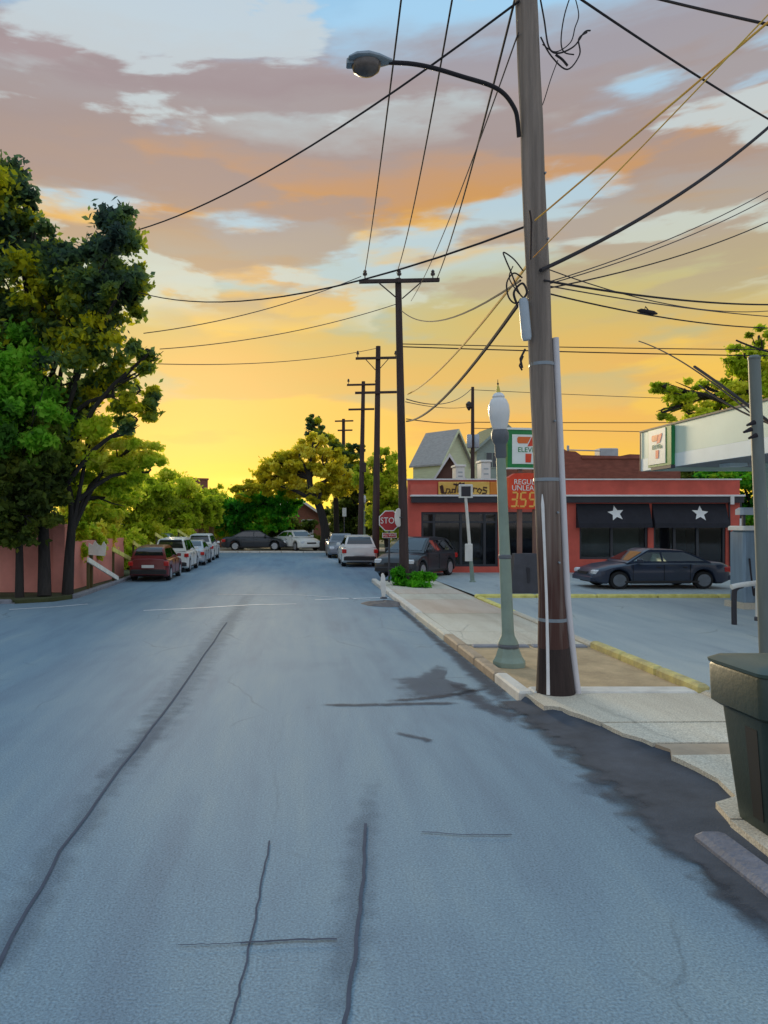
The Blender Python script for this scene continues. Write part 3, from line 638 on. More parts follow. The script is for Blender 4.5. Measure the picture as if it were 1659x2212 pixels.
# ------------------------------------------------------------------ houses behind
mat('siding_green', lin(212, 218, 182), 0.8, 0.08, 1.5, 0.3, 8, stretch=(1, 1, 6))
mat('siding_grey', lin(150, 164, 158), 0.8, 0.1, 1.5, 0.3, 8, stretch=(1, 1, 6))
mat('siding_brown', lin(104, 74, 64), 0.85, 0.14, 2.0)
mat('shingle_grey', lin(164, 162, 160), 0.9, 0.14, 3.0, 0.4, 12, stretch=(1, 1, 3))
mat('shingle_green', lin(92, 106, 78), 0.9, 0.14, 3.0, 0.4, 12)
mat('shingle_blue', lin(128, 140, 142), 0.9, 0.12, 3.0, 0.4, 12)
mat('brick_red', lin(142, 92, 76), 0.9, 0.22, 4.0, 0.4, 16, stretch=(1, 1, 3))
mat('house_glass', lin(60, 68, 76), 0.12, 0.2, 2.0)
def house(name, label, x, Y, rz, w, d, he, ha, wallm, roofm, over=0.35, trim='white_trim', windows=(), chimney=None, z0=0.09):
    """gabled house: gable end w wide faces local -y; ridge runs along local y; he eaves, ha apex height"""
    r_ = root(name, (x, Y, z0), label, 'house', rz=rz)
    part(MB().add([(-w/2, 0, 0), (w/2, 0, 0), (w/2, d, 0), (-w/2, d, 0), (-w/2, 0, he), (w/2, 0, he), (w/2, d, he), (-w/2, d, he), (0, 0, ha), (0, d, ha)],
         [(0, 1, 5, 8, 4), (2, 3, 7, 9, 6), (1, 2, 6, 5), (3, 0, 4, 7)]), 'wall', wallm, r_, local=True)
    for s_ in (-1, 1):
        sl = Vector((s_*w/2, 0, he-ha)).normalized(); e = Vector((s_*w/2, 0, he))+sl*over; n = Vector((-sl.z*s_, 0, sl.x*s_))*1.0
        n = n if n.z > 0 else -n
        t = 0.14
        p = [Vector((0, -over, ha)), Vector((e.x, -over, e.z)), Vector((e.x, d+over, e.z)), Vector((0, d+over, ha))]
        up = Vector((0, 0, t))
        part(MB().add([q+Vector((0, 0, .01)) for q in p]+[q+up for q in p], [(0, 1, 2, 3), (7, 6, 5, 4), (0, 4, 5, 1), (1, 5, 6, 2), (2, 6, 7, 3), (3, 7, 4, 0)]), 'roof', roofm, r_, local=True)
        tq = [Vector((0, -over-0.02, ha-0.12)), Vector((e.x, -over-0.02, e.z-0.12)), Vector((e.x, -over-0.02, e.z+0.12)), Vector((0, -over-0.02, ha+0.15))]
        tq2 = [q+Vector((0, -0.05, 0)) for q in tq]
        part(MB().add(tq+tq2, [(0, 1, 2, 3), (7, 6, 5, 4), (0, 4, 5, 1), (1, 5, 6, 2), (2, 6, 7, 3), (3, 7, 4, 0)]), 'barge_board', trim, r_, local=True)
    for face, u, z, ww, hh in windows:     # face 'f' on gable, 'l' on left side wall
        if face == 'f': M = Matrix.Translation((u, -0.03, z)) @ UP
        else: M = Matrix.Translation((-w/2-0.03, u, z)) @ Matrix.Rotation(R(-90), 4, 'Z') @ UP
        wn_ = part(MB().box(-ww/2-0.08, ww/2+0.08, -hh/2-0.08, hh/2+0.08, -0.02, 0.03, M), 'window', trim, r_, local=True)
        part(MB().box(-ww/2, -0.03, -hh/2, hh/2, 0.031, 0.04, M), 'pane', 'house_glass', r_, local=True, parent=wn_)
        part(MB().box(0.03, ww/2, -hh/2, hh/2, 0.031, 0.04, M), 'pane', 'house_glass', r_, local=True, parent=wn_)
    if chimney:
        cx, cy, cw, ct = chimney
        part(MB().box(cx-cw/2, cx+cw/2, cy-cw/2, cy+cw/2, he, ct).box(cx-cw/2-0.06, cx+cw/2+0.06, cy-cw/2-0.06, cy+cw/2+0.06, ct+0.002, ct+0.15), 'chimney', 'brick_red', r_, local=True)
    return r_
p = W(984, 0, 58)
house('gabled_house', 'pale green sided house with grey gabled roof above the shop sign', p.x, 58, R(36), 3.5, 2.9, 6.6, 9.15, 'siding_green', 'shingle_grey', 0.3, trim='siding_green', windows=(('f', -0.9, 5.2, 0.9, 1.4),))
p = W(970, 0, 52)
house('gabled_house', 'small dark brown gable with white barge boards before the pale green house', p.x+0.05, 52, R(-13), 2.3, 3.4, 4.9, 6.7, 'siding_brown', 'shingle_blue', 0.25, windows=())
p = W(1088, 0, 62)
house('gabled_house', 'grey sided house with dark green roof behind the lamp globe', p.x, 62, R(4), 4.6, 6.0, 8.2, 10.2, 'siding_grey', 'shingle_green', 0.4, trim='siding_grey', windows=(('f', -1.0, 7.2, 1.0, 1.2),))
p = W(640, 0, 66)
house('gabled_house', 'brown house with pale barge boards half hidden by trees at the street end', p.x-0.2, 66, R(8), 5.0, 6, 2.6, 4.3, 'brick_red', 'shingle_grey', 0.5, windows=(('f', -1.2, 1.6, 0.9, 1.1), ('f', 1.2, 1.6, 0.9, 1.1)))
p = W(432, 0, 60)
house('gabled_house', 'brick house whose stout chimney rises over the olive trees', p.x, 60, R(20), 6.0, 6, 3.0, 4.6, 'brick_red', 'shingle_grey', 0.4, windows=(('f', 0.5, 1.7, 1.0, 1.2),), chimney=(0.1, 1.2, 1.35, 5.45))

# ------------------------------------------------------------------ red wall on the left
mat('wall_red', lin(224, 146, 132), 0.9, 0.16, 1.0, 0.3, 12)
r_ = root('garden_wall', (-9, 21.3, 0.085), 'dusty red rendered garden wall behind the tree trunks at the junction', 'wall')
part(MB().box(-20, -6.9, 21.9, 22.15, 0.085, 2.0), 'wall_panel', 'wall_red', r_)
part(MB().prism([(-7.15, 22.16), (-6.9, 22.16), (-6.62, 28.4), (-6.87, 28.4)], 0.085, 1.55), 'wall_panel', 'wall_red', r_)
part(MB().box(-20.02, -6.86, 21.86, 22.19, 2.003, 2.1), 'coping', 'wall_red', r_)
part(MB().box(-7.2, -6.84, 21.84, 22.2, 0.085, 1.998), 'pier', 'wall_red', r_)

# ------------------------------------------------------------------ poles, lamps, signs
mat('pole_wood', lin(132, 120, 112), 0.9, 0.36, 3.0, 0.9, 9, stretch=(4, 4, 0.18), detail=8)
mat('pole_tar', lin(50, 38, 36), 0.85, 0.3, 4.0, 0.6, 9, stretch=(4, 4, 0.25))
mat('pole_dark', lin(70, 56, 54), 0.9, 0.25, 2.0, 0.5, 9, stretch=(4, 4, 0.3))
mat('conduit', lin(206, 202, 206), 0.5, 0.1, 3.0, stretch=(1, 1, 0.3))
mat('moulding_white', lin(228, 226, 226), 0.6, 0.08, 5.0)
mat('lamp_grey', lin(136, 146, 156), 0.45, 0.14, 3.0, metal=0.3)
mat('lens_glass', lin(96, 88, 86), 0.3, 0.25, 8.0)
mat('wire_black', lin(38, 34, 40), 0.85, 0.1, 3.0)
mat('wire_grey', lin(84, 76, 78), 0.9, 0.1, 3.0)
mat('wire_sun_tint', lin(252, 214, 96), 0.7, 0.05, 2.0, col2=lin(250, 170, 80))  # sunlight on the wires painted in as yellow and orange
mat('insulator', lin(56, 48, 50), 0.3, 0.1, 3.0)
mat('box_grey', lin(170, 182, 194), 0.45, 0.12, 3.0)
mat('lamp_green', lin(134, 152, 140), 0.5, 0.14, 3.0)
mat('lamp_collar', lin(98, 104, 112), 0.5, 0.14, 4.0)
mat('globe', lin(224, 226, 228), 0.25, 0.05, 4.0)
mat('finial', lin(206, 190, 90), 0.35, 0.2, 8.0, metal=0.2)

# the near utility pole: leans a little towards the street
PB = G(1200, 1499, 0.09); PY = PB.y
PT = W(1128, -190, PY)
def along(z): t = (z-PB.z)/(PT.z-PB.z); return PB.lerp(PT, t)
def prad(z): return 0.152-0.0025*z+0.05*max(0, 1.4-z)**1.5
_m = MATS['pole_wood']; _nt = _m.node_tree; _b = _nt.nodes['Principled BSDF']      # creosote soaked into the lower wood, streaked
_tc = _nt.nodes.new('ShaderNodeTexCoord'); _sx = _nt.nodes.new('ShaderNodeSeparateXYZ'); _nt.links.new(_tc.outputs['Object'], _sx.inputs[0])
_no = _nt.nodes.new('ShaderNodeTexNoise'); _no.inputs['Scale'].default_value = 4; _mp = _nt.nodes.new('ShaderNodeMapping'); _mp.inputs['Scale'].default_value = (5, 5, 0.2); _nt.links.new(_tc.outputs['Object'], _mp.inputs[0]); _nt.links.new(_mp.outputs[0], _no.inputs['Vector'])
_ma = _nt.nodes.new('ShaderNodeMath'); _ma.operation = 'MULTIPLY_ADD'; _ma.inputs[1].default_value = 3.2; _nt.links.new(_no.outputs[0], _ma.inputs[0]); _nt.links.new(_sx.outputs[2], _ma.inputs[2])
_mr = _nt.nodes.new('ShaderNodeMapRange'); _mr.inputs[1].default_value = 2.6; _mr.inputs[2].default_value = 4.6; _nt.links.new(_ma.outputs[0], _mr.inputs[0])
_mx = _nt.nodes.new('ShaderNodeMix'); _mx.data_type = 'RGBA'; _mx.inputs[6].default_value = lin(78, 50, 44); _nt.links.new(_mr.outputs[0], _mx.inputs[0])
_src = _b.inputs['Base Color'].links[0].from_socket; _nt.links.new(_src, _mx.inputs[7]); _nt.links.new(_mx.outputs[2], _b.inputs['Base Color'])
pole = root('utility_pole', PB, 'stout weathered wooden utility pole standing in the earth strip by the kerb', 'utility pole')
pts = [along(z) for z in (0.02, 0.4, 0.66)]
part(MB().tube([pts[0]-Vector((0, 0, 0.12)), *pts], [prad(0)+.004, prad(0.02)+.004, prad(0.4)+.004, prad(0.66)+.001], 24), 'pole_foot', 'pole_tar', pole, True)
zs = [0.66+(PT.z-0.66)*i/14 for i in range(15)]
rp = random.Random(3)
part(MB().tube([along(z)+Vector((rp.uniform(-.006, .006), 0, 0)) for z in zs], [prad(z) for z in zs], 24), 'pole_shaft', 'pole_wood', pole, True)
def side(z, ang, extra=0.0):
    return along(z)+Vector((math.cos(ang), math.sin(ang), 0))*(prad(z)+extra)
part(MB().tube([side(z, R(-12), 0.034) for z in (0.05, 0.3, 0.6, 0.9, 1.2, 1.5, 2.0, 2.6, 3.5, 4.42)], 0.040, 12), 'conduit', 'conduit', pole, True)
for z in (1.0, 2.7, 4.1):
    part(MB().lathe([(prad(z)+0.006, -0.02), (prad(z)+0.006, 0.02)], 20, Matrix.Translation(along(z))), 'strap', 'lamp_grey', pole)
part(MB().tube([side(z, R(-130), 0.004) for z in (0.12, 0.4, 0.7, 1.0, 1.3, 1.8, 2.4, 2.52)], [0.022, 0.02, 0.02, 0.018, 0.017, 0.016, 0.02, 0.006], 8), 'wire_moulding', 'moulding_white', pole, True)
for z in (1.7, 2.3, 3.4, 5.6, 6.4):
    part(MB().lathe([(0.012, 0), (0.012, 0.05)], 8, Matrix.Translation(side(z, R(-80+z*9), -0.01)) @ Matrix.Rotation(R(90), 4, 'X')), 'bolt', 'lamp_grey', pole)
part(MB().tube([W(1146, 560, PY-0.22), W(1148, 480, PY-0.22), W(1144, 455, PY-0.21)], 0.012, 6), 'ground_strap', 'pole_tar', pole)
# terminal tube with its loops of cable, left side
a0, a1 = W(1138, 735, PY-0.1), W(1130, 645, PY-0.1)
part(MB().tube([a0, a0.lerp(a1, .08), a0.lerp(a1, .92), a1], [0.045, 0.06, 0.058, 0.04], 14), 'cable_terminal', 'box_grey', pole, True)
def loop(pts, r, Y): return MB().tube(smoothpts([W(x, y, Y+dy_) for x, y, dy_ in pts], 6), r, 6)
def smoothpts(P, n=6):
    out = []
    for i in range(len(P)-1):
        p0, p1, p2, p3 = P[max(i-1, 0)], P[i], P[i+1], P[min(i+2, len(P)-1)]
        for k in range(n):
            t = k/n; out.append(0.5*((2*p1)+(p2-p0)*t+(2*p0-5*p1+4*p2-p3)*t*t+(3*p1-p0-3*p2+p3)*t**3))
    return out+[P[-1]]
for pts, r in (([(1130, 648, -.1), (1112, 655, -.1), (1098, 640, -.1), (1095, 610, -.1), (1110, 590, -.05), (1128, 600, 0)], 0.010), ([(1132, 645, -.1), (1120, 630, -.1), (1104, 588, -.12), (1092, 560, -.1), (1088, 545, -.06), (1110, 560, 0), (1130, 585, 0)], 0.009),
              ([(1126, 650, -.1), (1138, 632, -.12), (1128, 612, -.1), (1110, 632, -.1), (1118, 660, -.1)], 0.014), ([(1128, 640, -.1), (1116, 628, -.1), (1100, 600, -.1), (1108, 575, -.1)], 0.007)):
    part(loop(pts, r, PY), 'cable_loop', 'wire_black', pole, True)
part(MB().tube([W(1130, 770, PY-.05), W(1122, 790, PY-.15), W(1128, 800, PY-.15)], 0.010, 6).tube([W(1134, 755, PY-.05), W(1124, 775, PY-.15), W(1128, 795, PY-.15)], 0.014, 6), 'cable_stub', 'wire_black', pole)
# cross-arm at the very top (above the picture) that carries the line wires
part(MB().box(-1.35, 1.35, -0.06, 0.06, -0.07, 0.07, Matrix.Translation(along(9.75)+Vector((0, -0.2, 0)))), 'cross_arm', 'pole_dark', pole)
for dx_ in (-1.25, -0.62, 0.62, 1.25):
    part(MB().lathe([(0.02, 0), (0.02, 0.08), (0.06, 0.09), (0.05, 0.16), (0.02, 0.2)], 10, Matrix.Translation(along(9.75)+Vector((dx_, -0.2, 0.07)))), 'insulator', 'insulator', pole)
# street light arm and head
arm = smoothpts([W(1121, 296, PY-.02), W(1118, 262, PY-.06), W(1112, 236, PY-.1), W(1090, 204, PY-.12), W(1058, 184, PY-.14), W(1000, 166, PY-.16), W(940, 148, PY-.18), W(890, 138, PY-.2), W(840, 135, PY-.2)], 5)
sl = root('street_light', W(1121, 296, PY), 'grey cobra-head street light on a curved black arm from the pole', 'street light')
part(MB().tube(arm, 0.026, 10), 'arm', 'wire_black', sl, True)
hc = W(800, 134, PY-.2)
# head: lofted canopy tapering to the arm
m = MB(); st = [(-50, 0.02, 0.01, 0.0), (-46, 0.11, 0.045, 0), (-30, 0.15, 0.075, 0.01), (-5, 0.155, 0.085, 0.012), (18, 0.12, 0.07, 0.005), (38, 0.06, 0.045, 0.0), (46, 0.035, 0.035, 0.0)]
vs = []; n = 16
for px, wy, hz, dz_ in st:
    for k in range(n):
        a = 2*math.pi*k/n; zz = math.sin(a)*hz; zz = zz if zz > 0 else zz*0.45
        vs.append((hc.x+px*PY/FPX, hc.y+math.cos(a)*wy, hc.z+zz+dz_))
m.add(vs, [(i*n+k, i*n+(k+1) % n, (i+1)*n+(k+1) % n, (i+1)*n+k) for i in range(len(st)-1) for k in range(n)]+[tuple(range(n-1, -1, -1)), tuple(range((len(st)-1)*n, len(st)*n))])
part(m, 'lamp_head', 'lamp_grey', sl, True)
part(MB().lathe([(0.02, -0.165), (0.08, -0.15), (0.125, -0.11), (0.14, -0.05), (0.145, -0.012)], 18, Matrix.Translation(hc+Vector((-0.05, 0, 0))) @ Matrix.Diagonal((1.25, 0.9, 1, 1))), 'lens', 'lens_glass', sl, True)
part(MB().cbox(hc.x-0.285, hc.x-0.18, hc.y-0.06, hc.y+0.06, hc.z-0.045, hc.z+0.03, 0.015), 'latch', 'lamp_grey', sl)

# ---- pavement lamp with globe
def globe_lamp(base, top_y_px, lean, label, scale=None, group=None, small=False):
    Y = base.y; H = (EYE+(VY-top_y_px)*Y/FPX)-base.z
    r_ = root('lamp_post', base, label, 'lamp post', group)
    k = H/4.25
    def M(z): return Matrix.Translation(base+Vector((lean*z/H, 0, z)))
    S = Matrix.Shear('XY', 4, (lean/H, 0))
    T = Matrix.Translation(base) @ S
    q = lambda prof: [(a*k, b*k) for a, b in prof]
    part(MB().lathe(q([(0.245, 0), (0.245, 0.07), (0.225, 0.10), (0.20, 0.14), (0.165, 0.24), (0.15, 0.27)]), 8, T), 'pedestal', 'lamp_green', r_)
    part(MB().lathe(q([(0.15, 0.271), (0.158, 0.30), (0.15, 0.33)]), 20, T), 'ring', 'lamp_collar', r_)
    part(MB().lathe(q([(0.148, 0.331), (0.145, 0.36), (0.10, 0.45), (0.09, 0.52), (0.088, 0.9), (0.085, 1.6), (0.078, 1.9), (0.07, 3.12)]), 16, T), 'shaft', 'lamp_green', r_, True)
    part(MB().lathe(q([(0.078, 1.60), (0.095, 1.62), (0.095, 1.66), (0.078, 1.68)]), 16, T), 'ring', 'lamp_collar', r_)
    part(MB().lathe(q([(0.07, 3.121), (0.085, 3.16), (0.085, 3.32), (0.105, 3.36), (0.13, 3.42), (0.13, 3.50), (0.11, 3.55)]), 16, T), 'collar', 'lamp_collar', r_, True)
    part(MB().lathe(q([(0.10, 3.551), (0.115, 3.60), (0.145, 3.72), (0.158, 3.82), (0.15, 3.92), (0.118, 4.0), (0.085, 4.03)]), 20, T), 'globe', 'globe', r_, True)
    part(MB().lathe(q([(0.086, 4.031), (0.095, 4.05), (0.07, 4.09), (0.035, 4.11)]), 16, T), 'globe_cap', 'globe', r_, True)
    part(MB().lathe(q([(0.035, 4.111), (0.025, 4.17), (0.018, 4.20), (0.008, 4.22)]), 10, T), 'finial', 'finial', r_, True)
    part(MB().lathe(q([(0.006, 4.221), (0.016, 4.245), (0.006, 4.26), (0.003, 4.31)]), 8, T), 'spike', 'wire_black', r_)
    return r_
globe_lamp(G(1100, 1438, 0.09), 828, -0.165, 'grey green lamp post with white acorn globe on the pavement by the pole')
globe_lamp(Vector((W(787, 0, 57).x, 57, 0.09)), 1066, 0.0, 'far small lamp post with white globe among the dark trees')

# ---- row of line poles along the right kerb
def cross_arm(r_, c, half, dz_=0.0, ins=(-1, 0, 1), brace=True, t=0.055):
    part(MB().box(-half, half, -0.06, 0.06, -t, t, Matrix.Translation(c) @ Matrix.Rotation(R(-1.2), 4, 'Y')), 'cross_arm', 'pole_dark', r_)
    for k in ins:
        part(MB().lathe([(0.02, 0), (0.02, 0.12), (0.07, 0.13), (0.075, 0.19), (0.05, 0.21), (0.06, 0.26), (0.02, 0.31)], 10, Matrix.Translation(c+Vector((k*half*0.9, -0.002, t)))), 'insulator', 'insulator', r_)
    if brace:
        for s_ in (-1, 1):
            part(MB().tube([c+Vector((s_*half*0.55, -0.08, -t)), c+Vector((s_*0.08, -0.12, -0.62))], 0.022, 6), 'brace', 'pole_dark', r_)
def line_pole(xb, xt, yt, Y, arms, label, r0=0.17, knots=()):
    b = Vector((W(xb, 0, Y).x, Y, 0.06)); t = W(xt, yt, Y)
    r_ = root('utility_pole', b, label, 'utility pole', 'poles along the street')
    n = 10; pts = [b.lerp(t, i/n) for i in range(n+1)]
    part(MB().tube([b-Vector((0, 0, 0.1))]+pts, [r0]+[r0*(1-0.38*i/n) for i in range(n+1)], 12), 'pole_shaft', 'pole_dark', r_, True)
    for x, yy, half, ins, br in arms:
        cross_arm(r_, W(x, yy, Y)+Vector((0, -0.16, 0)), half, 0, ins, br)
    for x, yy in knots:
        part(MB().cbox(-0.12, 0.12, -0.12, 0.12, -0.3, 0.3, 0.04, Matrix.Translation(W(x, yy, Y)+Vector((0, -0.15, 0)))), 'pole_box', 'pole_dark', r_)
    return r_
line_pole(874, 860, 602, 24.5, [(861, 610, 1.32, (-0.95, 0, 0.93), True)], 'tall dark utility pole with one cross-arm rising beside the stop sign', 0.165)
line_pole(811, 817, 748, 37, [(813, 775, 1.05, (-1, 1), True), (813, 849, 1.08, (), False)], 'utility pole with two cross-arms, next beyond the stop sign pole', 0.19)
line_pole(778, 785, 824, 46, [(782, 832, 0.95, (-1, 1), False), (780, 885, 0.8, (), False)], 'slim utility pole third in line, its cross-arm level with trees', 0.18, ((786, 1010),))
line_pole(742, 742, 905, 60, [(743, 910, 0.75, (), False), (745, 930, 0.6, (), False)], 'farthest small utility pole poking out of the yellow green tree', 0.2)
fp = line_pole(1021, 1021, 836, 45, [], 'dark pole with two grey transformers standing behind the red shop', 0.15)
line_pole(1694, 1694, 150, 13, [], 'wooden pole just beyond the right picture edge where the fanning wires end', 0.15)
for x in (1013, 1029):
    part(MB().lathe([(0.12, 0), (0.16, 0.05), (0.16, 0.75), (0.12, 0.82)], 12, Matrix.Translation(W(x, 968, 45)+Vector((0, -0.1, 0)))), 'transformer', 'box_grey', fp, True)
part(MB().lathe([(0.05, -0.3), (0.17, -0.1), (0.2, 0.1), (0.06, 0.25)], 10, Matrix.Translation(W(1013, 876, 45))), 'insulator', 'insulator', fp)

# ---- overhead wires: each one hangs between real points
def wire(label, a, b, sg=0.3, r=0.012, material='wire_black', n=16, group='overhead wires'):
    P = sag(a, b, sg, n)
    o = MB().tube(P, r, 6).build('overhead_wire', material, smooth=True)
    tag(o, label, 'wire', group); return o
P2 = 24.5
wire('line wire from left insulator of the stop sign pole up past the lamp head', W(787, 594, P2), W(886, -160, PY-.2), 0.25, 0.014)
wire('line wire from middle insulator of the stop sign pole crossing the lamp arm', W(857, 590, P2), W(1004, -160, PY-.2), 0.45, 0.014)
wire('line wire from right insulator of the stop sign pole to the near pole top', W(944, 602, P2), W(1122, -40, PY-.2), 0.3, 0.016)
wire('faint line wire just right of the crossing wires beside the near pole', W(888, 650, P2), W(1120, 70, PY-.1), 0.3, 0.010, 'wire_grey')
wire('long service cable sloping from the big left tree to the near pole top', W(300, 496, 18), W(1122, 2, PY-.1), 0.35, 0.015)
wire('slack cable leaving the left tree at mid height for the near pole', W(300, 632, 20), W(1150, 484, PY), 0.55, 0.014)
wire('thin wire from left tree to the cross-arm of the stop sign pole', W(310, 720, 22), W(780, 597, P2), 0.25, 0.014, 'wire_grey')
wire('thin wire from left tree to the shaft of the stop sign pole', W(345, 754, 22), W(862, 655, P2), 0.25, 0.013, 'wire_grey')
wire('lowest thin wire from left tree to the second pole top', W(310, 785, 24), W(815, 752, 37), 0.3, 0.015, 'wire_grey')
wire('dark cable dipping left from the cable loops of the near pole', W(1124, 606, PY-.1), W(864, 668, P2), 0.45, 0.014)
wire('heavy cable slanting down from the grey terminal to the stop sign pole', W(1126, 648, PY-.1), W(878, 910, P2), 0.35, 0.026)
wire('upper of two level wires running right behind the near pole', W(868, 743, P2), W(2900, 752, 26), 0.15, 0.016)
wire('lower of two level wires running right behind the near pole', W(868, 749, P2), W(2900, 766, 26), 0.22, 0.020)
wire('wire from the stop sign pole to the shaft of the transformer pole', W(878, 905, P2), W(1021, 912, 45), 0.1, 0.018)
wire('wire leaving the transformer pole rightwards over the shop', W(1021, 912, 45), W(2600, 895, 45), 0.2, 0.026)
wire('thin wire sagging from stop sign pole to the transformer pole top', W(878, 862, P2), W(1020, 838, 45), 0.5, 0.018, 'wire_grey')
wire('faint high wire right of the transformer pole', W(1021, 842, 45), W(2600, 880, 45), 0.3, 0.018, 'wire_grey')
wire('faint lower wire between stop sign pole and transformer pole', W(876, 868, P2), W(1014, 878, 45), 0.15, 0.014, 'wire_grey')
wire('short dark wire low over the brown brick block', W(1021, 925, 45), W(2600, 935, 45), 0.2, 0.022, 'wire_grey')
wire('sunlit yellow wire climbing from the stop sign pole behind the near pole', W(880, 852, P2), W(1152, 556, PY+.3), 0.25, 0.020, 'wire_sun_tint')
wire('sunlit yellow wire from the near pole towards the upper right', W(1152, 556, PY-.25), W(1760, -75, 5.0), 0.02, 0.006, 'wire_sun_tint')
wire('sunlit orange and yellow cable from the near pole to the top right corner', W(1156, 476, PY-.25), W(2200, -412, 4.2), 0.0, 0.010, 'wire_sun_tint')
wire('thick black cable crossing the top right corner', W(1172, -70, PY), W(2200, 160, 5.0), 0.06, 0.014)
wire('black cable descending from the near pole top towards the right edge', W(1170, -60, PY), W(1675, 266, 13), 0.05, 0.016)
wire('heavy black cable rising from the near pole to the right edge', W(1168, 584, PY-.2), W(1675, 262, 13), 0.18, 0.026)
wire('highest of three thin wires fanning right from the near pole', W(1176, 612, PY), W(1680, 401, 13), 0.12, 0.008, 'wire_grey')
wire('middle of three thin wires fanning right from the near pole', W(1176, 616, PY), W(1680, 417, 13), 0.12, 0.008, 'wire_grey')
wire('lowest of three thin wires fanning right from the near pole', W(1176, 624, PY), W(1680, 470, 13), 0.12, 0.010)
wire('thick level cable from the near pole to the right edge', W(1176, 606, PY-.15), W(1680, 658, 13), 0.08, 0.014)
wire('faint cable under the thick level one right of the near pole', W(1176, 616, PY-.1), W(1680, 685, 13), 0.05, 0.008, 'wire_grey')
wire('faint short wire crossing between the fanning wires', W(1185, 582, PY), W(1680, 670, 13), 0.2, 0.007, 'wire_grey')
wire('cable carrying a splice case right of the near pole', W(1176, 632, PY), W(1680, 709, 13), 0.1, 0.010)
sp = root('splice_case', W(1398, 664, 10.5), 'small black splice case hanging on a cable against the orange sky', 'splice case')
part(MB().tube([W(1376, 671, 10.45), W(1384, 671, 10.45), W(1412, 676, 10.45), W(1420, 678, 10.45)], [0.01, 0.03, 0.03, 0.01], 10), 'case', 'wire_black', sp, True)
part(MB().tube([W(1392, 672, 10.45), W(1394, 662, 10.45), W(1404, 674, 10.45)], 0.008, 6), 'hanger', 'wire_black', sp)
wire('wire curving down to the grey post near the canopy', W(1380, 737, 14), W(1636, 905, 9.0), -0.12, 0.010)
wire('thick black bundle drooping across the grey post', W(1500, 792, 11), W(1690, 935, 8.6), -0.02, 0.020)
wire('second black wire drooping across the grey post', W(1510, 832, 11), W(1690, 925, 8.8), 0.06, 0.012)
wire('short black wire at right edge over the tree', W(1590, 735, 12), W(1700, 768, 12), 0.03, 0.014)
# tangle of slack line at the top right of the near pole
tg = root('cable_tangle', W(1215, 60, PY), 'tangle of slack black cable hanging beside the near pole top', 'cable')
for pts, r in (([(1160, -40, 0), (1175, 40, 0), (1185, 100, -.1), (1205, 115, -.1), (1240, 100, -.05), (1262, 70, 0), (1275, 66, 0.05)], 0.010), ([(1240, -30, 0), (1220, 30, 0), (1212, 85, 0), (1218, 112, -.05), (1240, 118, -.05)], 0.008),
              ([(1168, 80, -.1), (1190, 120, -.1), (1225, 150, -.1), (1252, 118, -.1), (1250, 84, -.05), (1268, 70, 0)], 0.009), ([(1172, 96, 0), (1200, 112, -.1), (1232, 92, -.1), (1242, 60, 0), (1250, 30, .1), (1238, -20, .1)], 0.007), ([(1226, 142, -.1), (1214, 128, -.1), (1200, 118, -.1)], 0.014), ([(1205, 130, 0), (1190, 170, 0), (1172, 226, 0), (1165, 224, 0)], 0.006)):
    part(loop(pts, r, PY), 'cable', 'wire_black', tg, True)

# ------------------------------------------------------------------ filling station
mat('sign_green', lin(30, 130, 66), 0.5, 0.14, 4.0)
mat('sign_white', lin(236, 238, 232), 0.5, 0.05, 5.0)
mat('sign_red', lin(232, 58, 34), 0.5, 0.1, 3.0, col2=lin(240, 84, 40))
mat('sign_orange7', lin(230, 110, 44), 0.5, 0.1, 4.0)
mat('digit', lin(250, 186, 90), 0.5, 0.1, 6.0)
mat('sign_post', lin(130, 98, 88), 0.7, 0.15, 3.0)
mat('dark_metal', lin(68, 68, 76), 0.6, 0.18, 3.0)
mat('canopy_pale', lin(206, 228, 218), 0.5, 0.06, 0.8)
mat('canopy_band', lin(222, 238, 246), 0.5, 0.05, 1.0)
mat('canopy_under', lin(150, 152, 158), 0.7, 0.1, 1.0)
def seven(parent, rt, M, s, local_parts=True):
    """numeral of slanting orange bar, red stem and green word, 1 x 1 board scaled by s"""
    z0, z1 = 0.0, 0.008
    ps = MB().prism([(a*s, b*s) for a, b in ((-0.30, 0.30), (-0.27, 0.34), (0.10, 0.34), (0.0, 0.16), (-0.26, 0.16), (-0.30, 0.20))], z0, z1, M); part(ps, 'numeral_bar', 'sign_orange7', rt, parent=parent)
    ps = MB().prism([(a*s, b*s) for a, b in ((0.13, 0.34), (0.30, 0.36), (0.31, 0.30), (0.19, 0.10), (0.0, 0.08))], z0, z1, M); part(ps, 'numeral_stem', 'sign_red', rt, parent=parent)
    ps = MB().prism([(a*s, b*s) for a, b in ((-0.06, -0.12), (0.12, -0.12), (0.10, -0.36), (-0.06, -0.36))], z0, z1, M); part(ps, 'numeral_stem', 'sign_red', rt, parent=parent)
    Mi = (Matrix.Translation(rt.location) @ Euler(rt.rotation_euler).to_matrix().to_4x4()).inverted()
    text_mesh('ELEVEn', 0.19*s, 'lettering', 'sign_green', parent, Mi @ M @ Matrix.Translation((0.02*s, -0.02*s, 0.004)), 0.003, sx=1.05)
SY = 21.6; sS = FPX/SY
sx0, sx1 = (1090-VX)/sS, (1188-VX)/sS
ps_ = root('price_sign', ((sx0+sx1)/2, SY, LZ), 'green framed numeral sign over red fuel price board beside the wooden pole', 'sign', rz=R(0))
zz = lambda y: EYE+(VY-y)/sS
def tilt(xc): return Matrix.Translation((xc, SY, 0)) @ Matrix.Rotation(R(10), 4, 'Z') @ Matrix.Translation((-xc, -SY, 0))
Tm = tilt((sx0+sx1)/2)
part(MB().cbox(sx0, sx1, SY-0.11, SY+0.11, zz(1011), zz(930), 0.015, Tm), 'sign_box', 'sign_green', ps_)
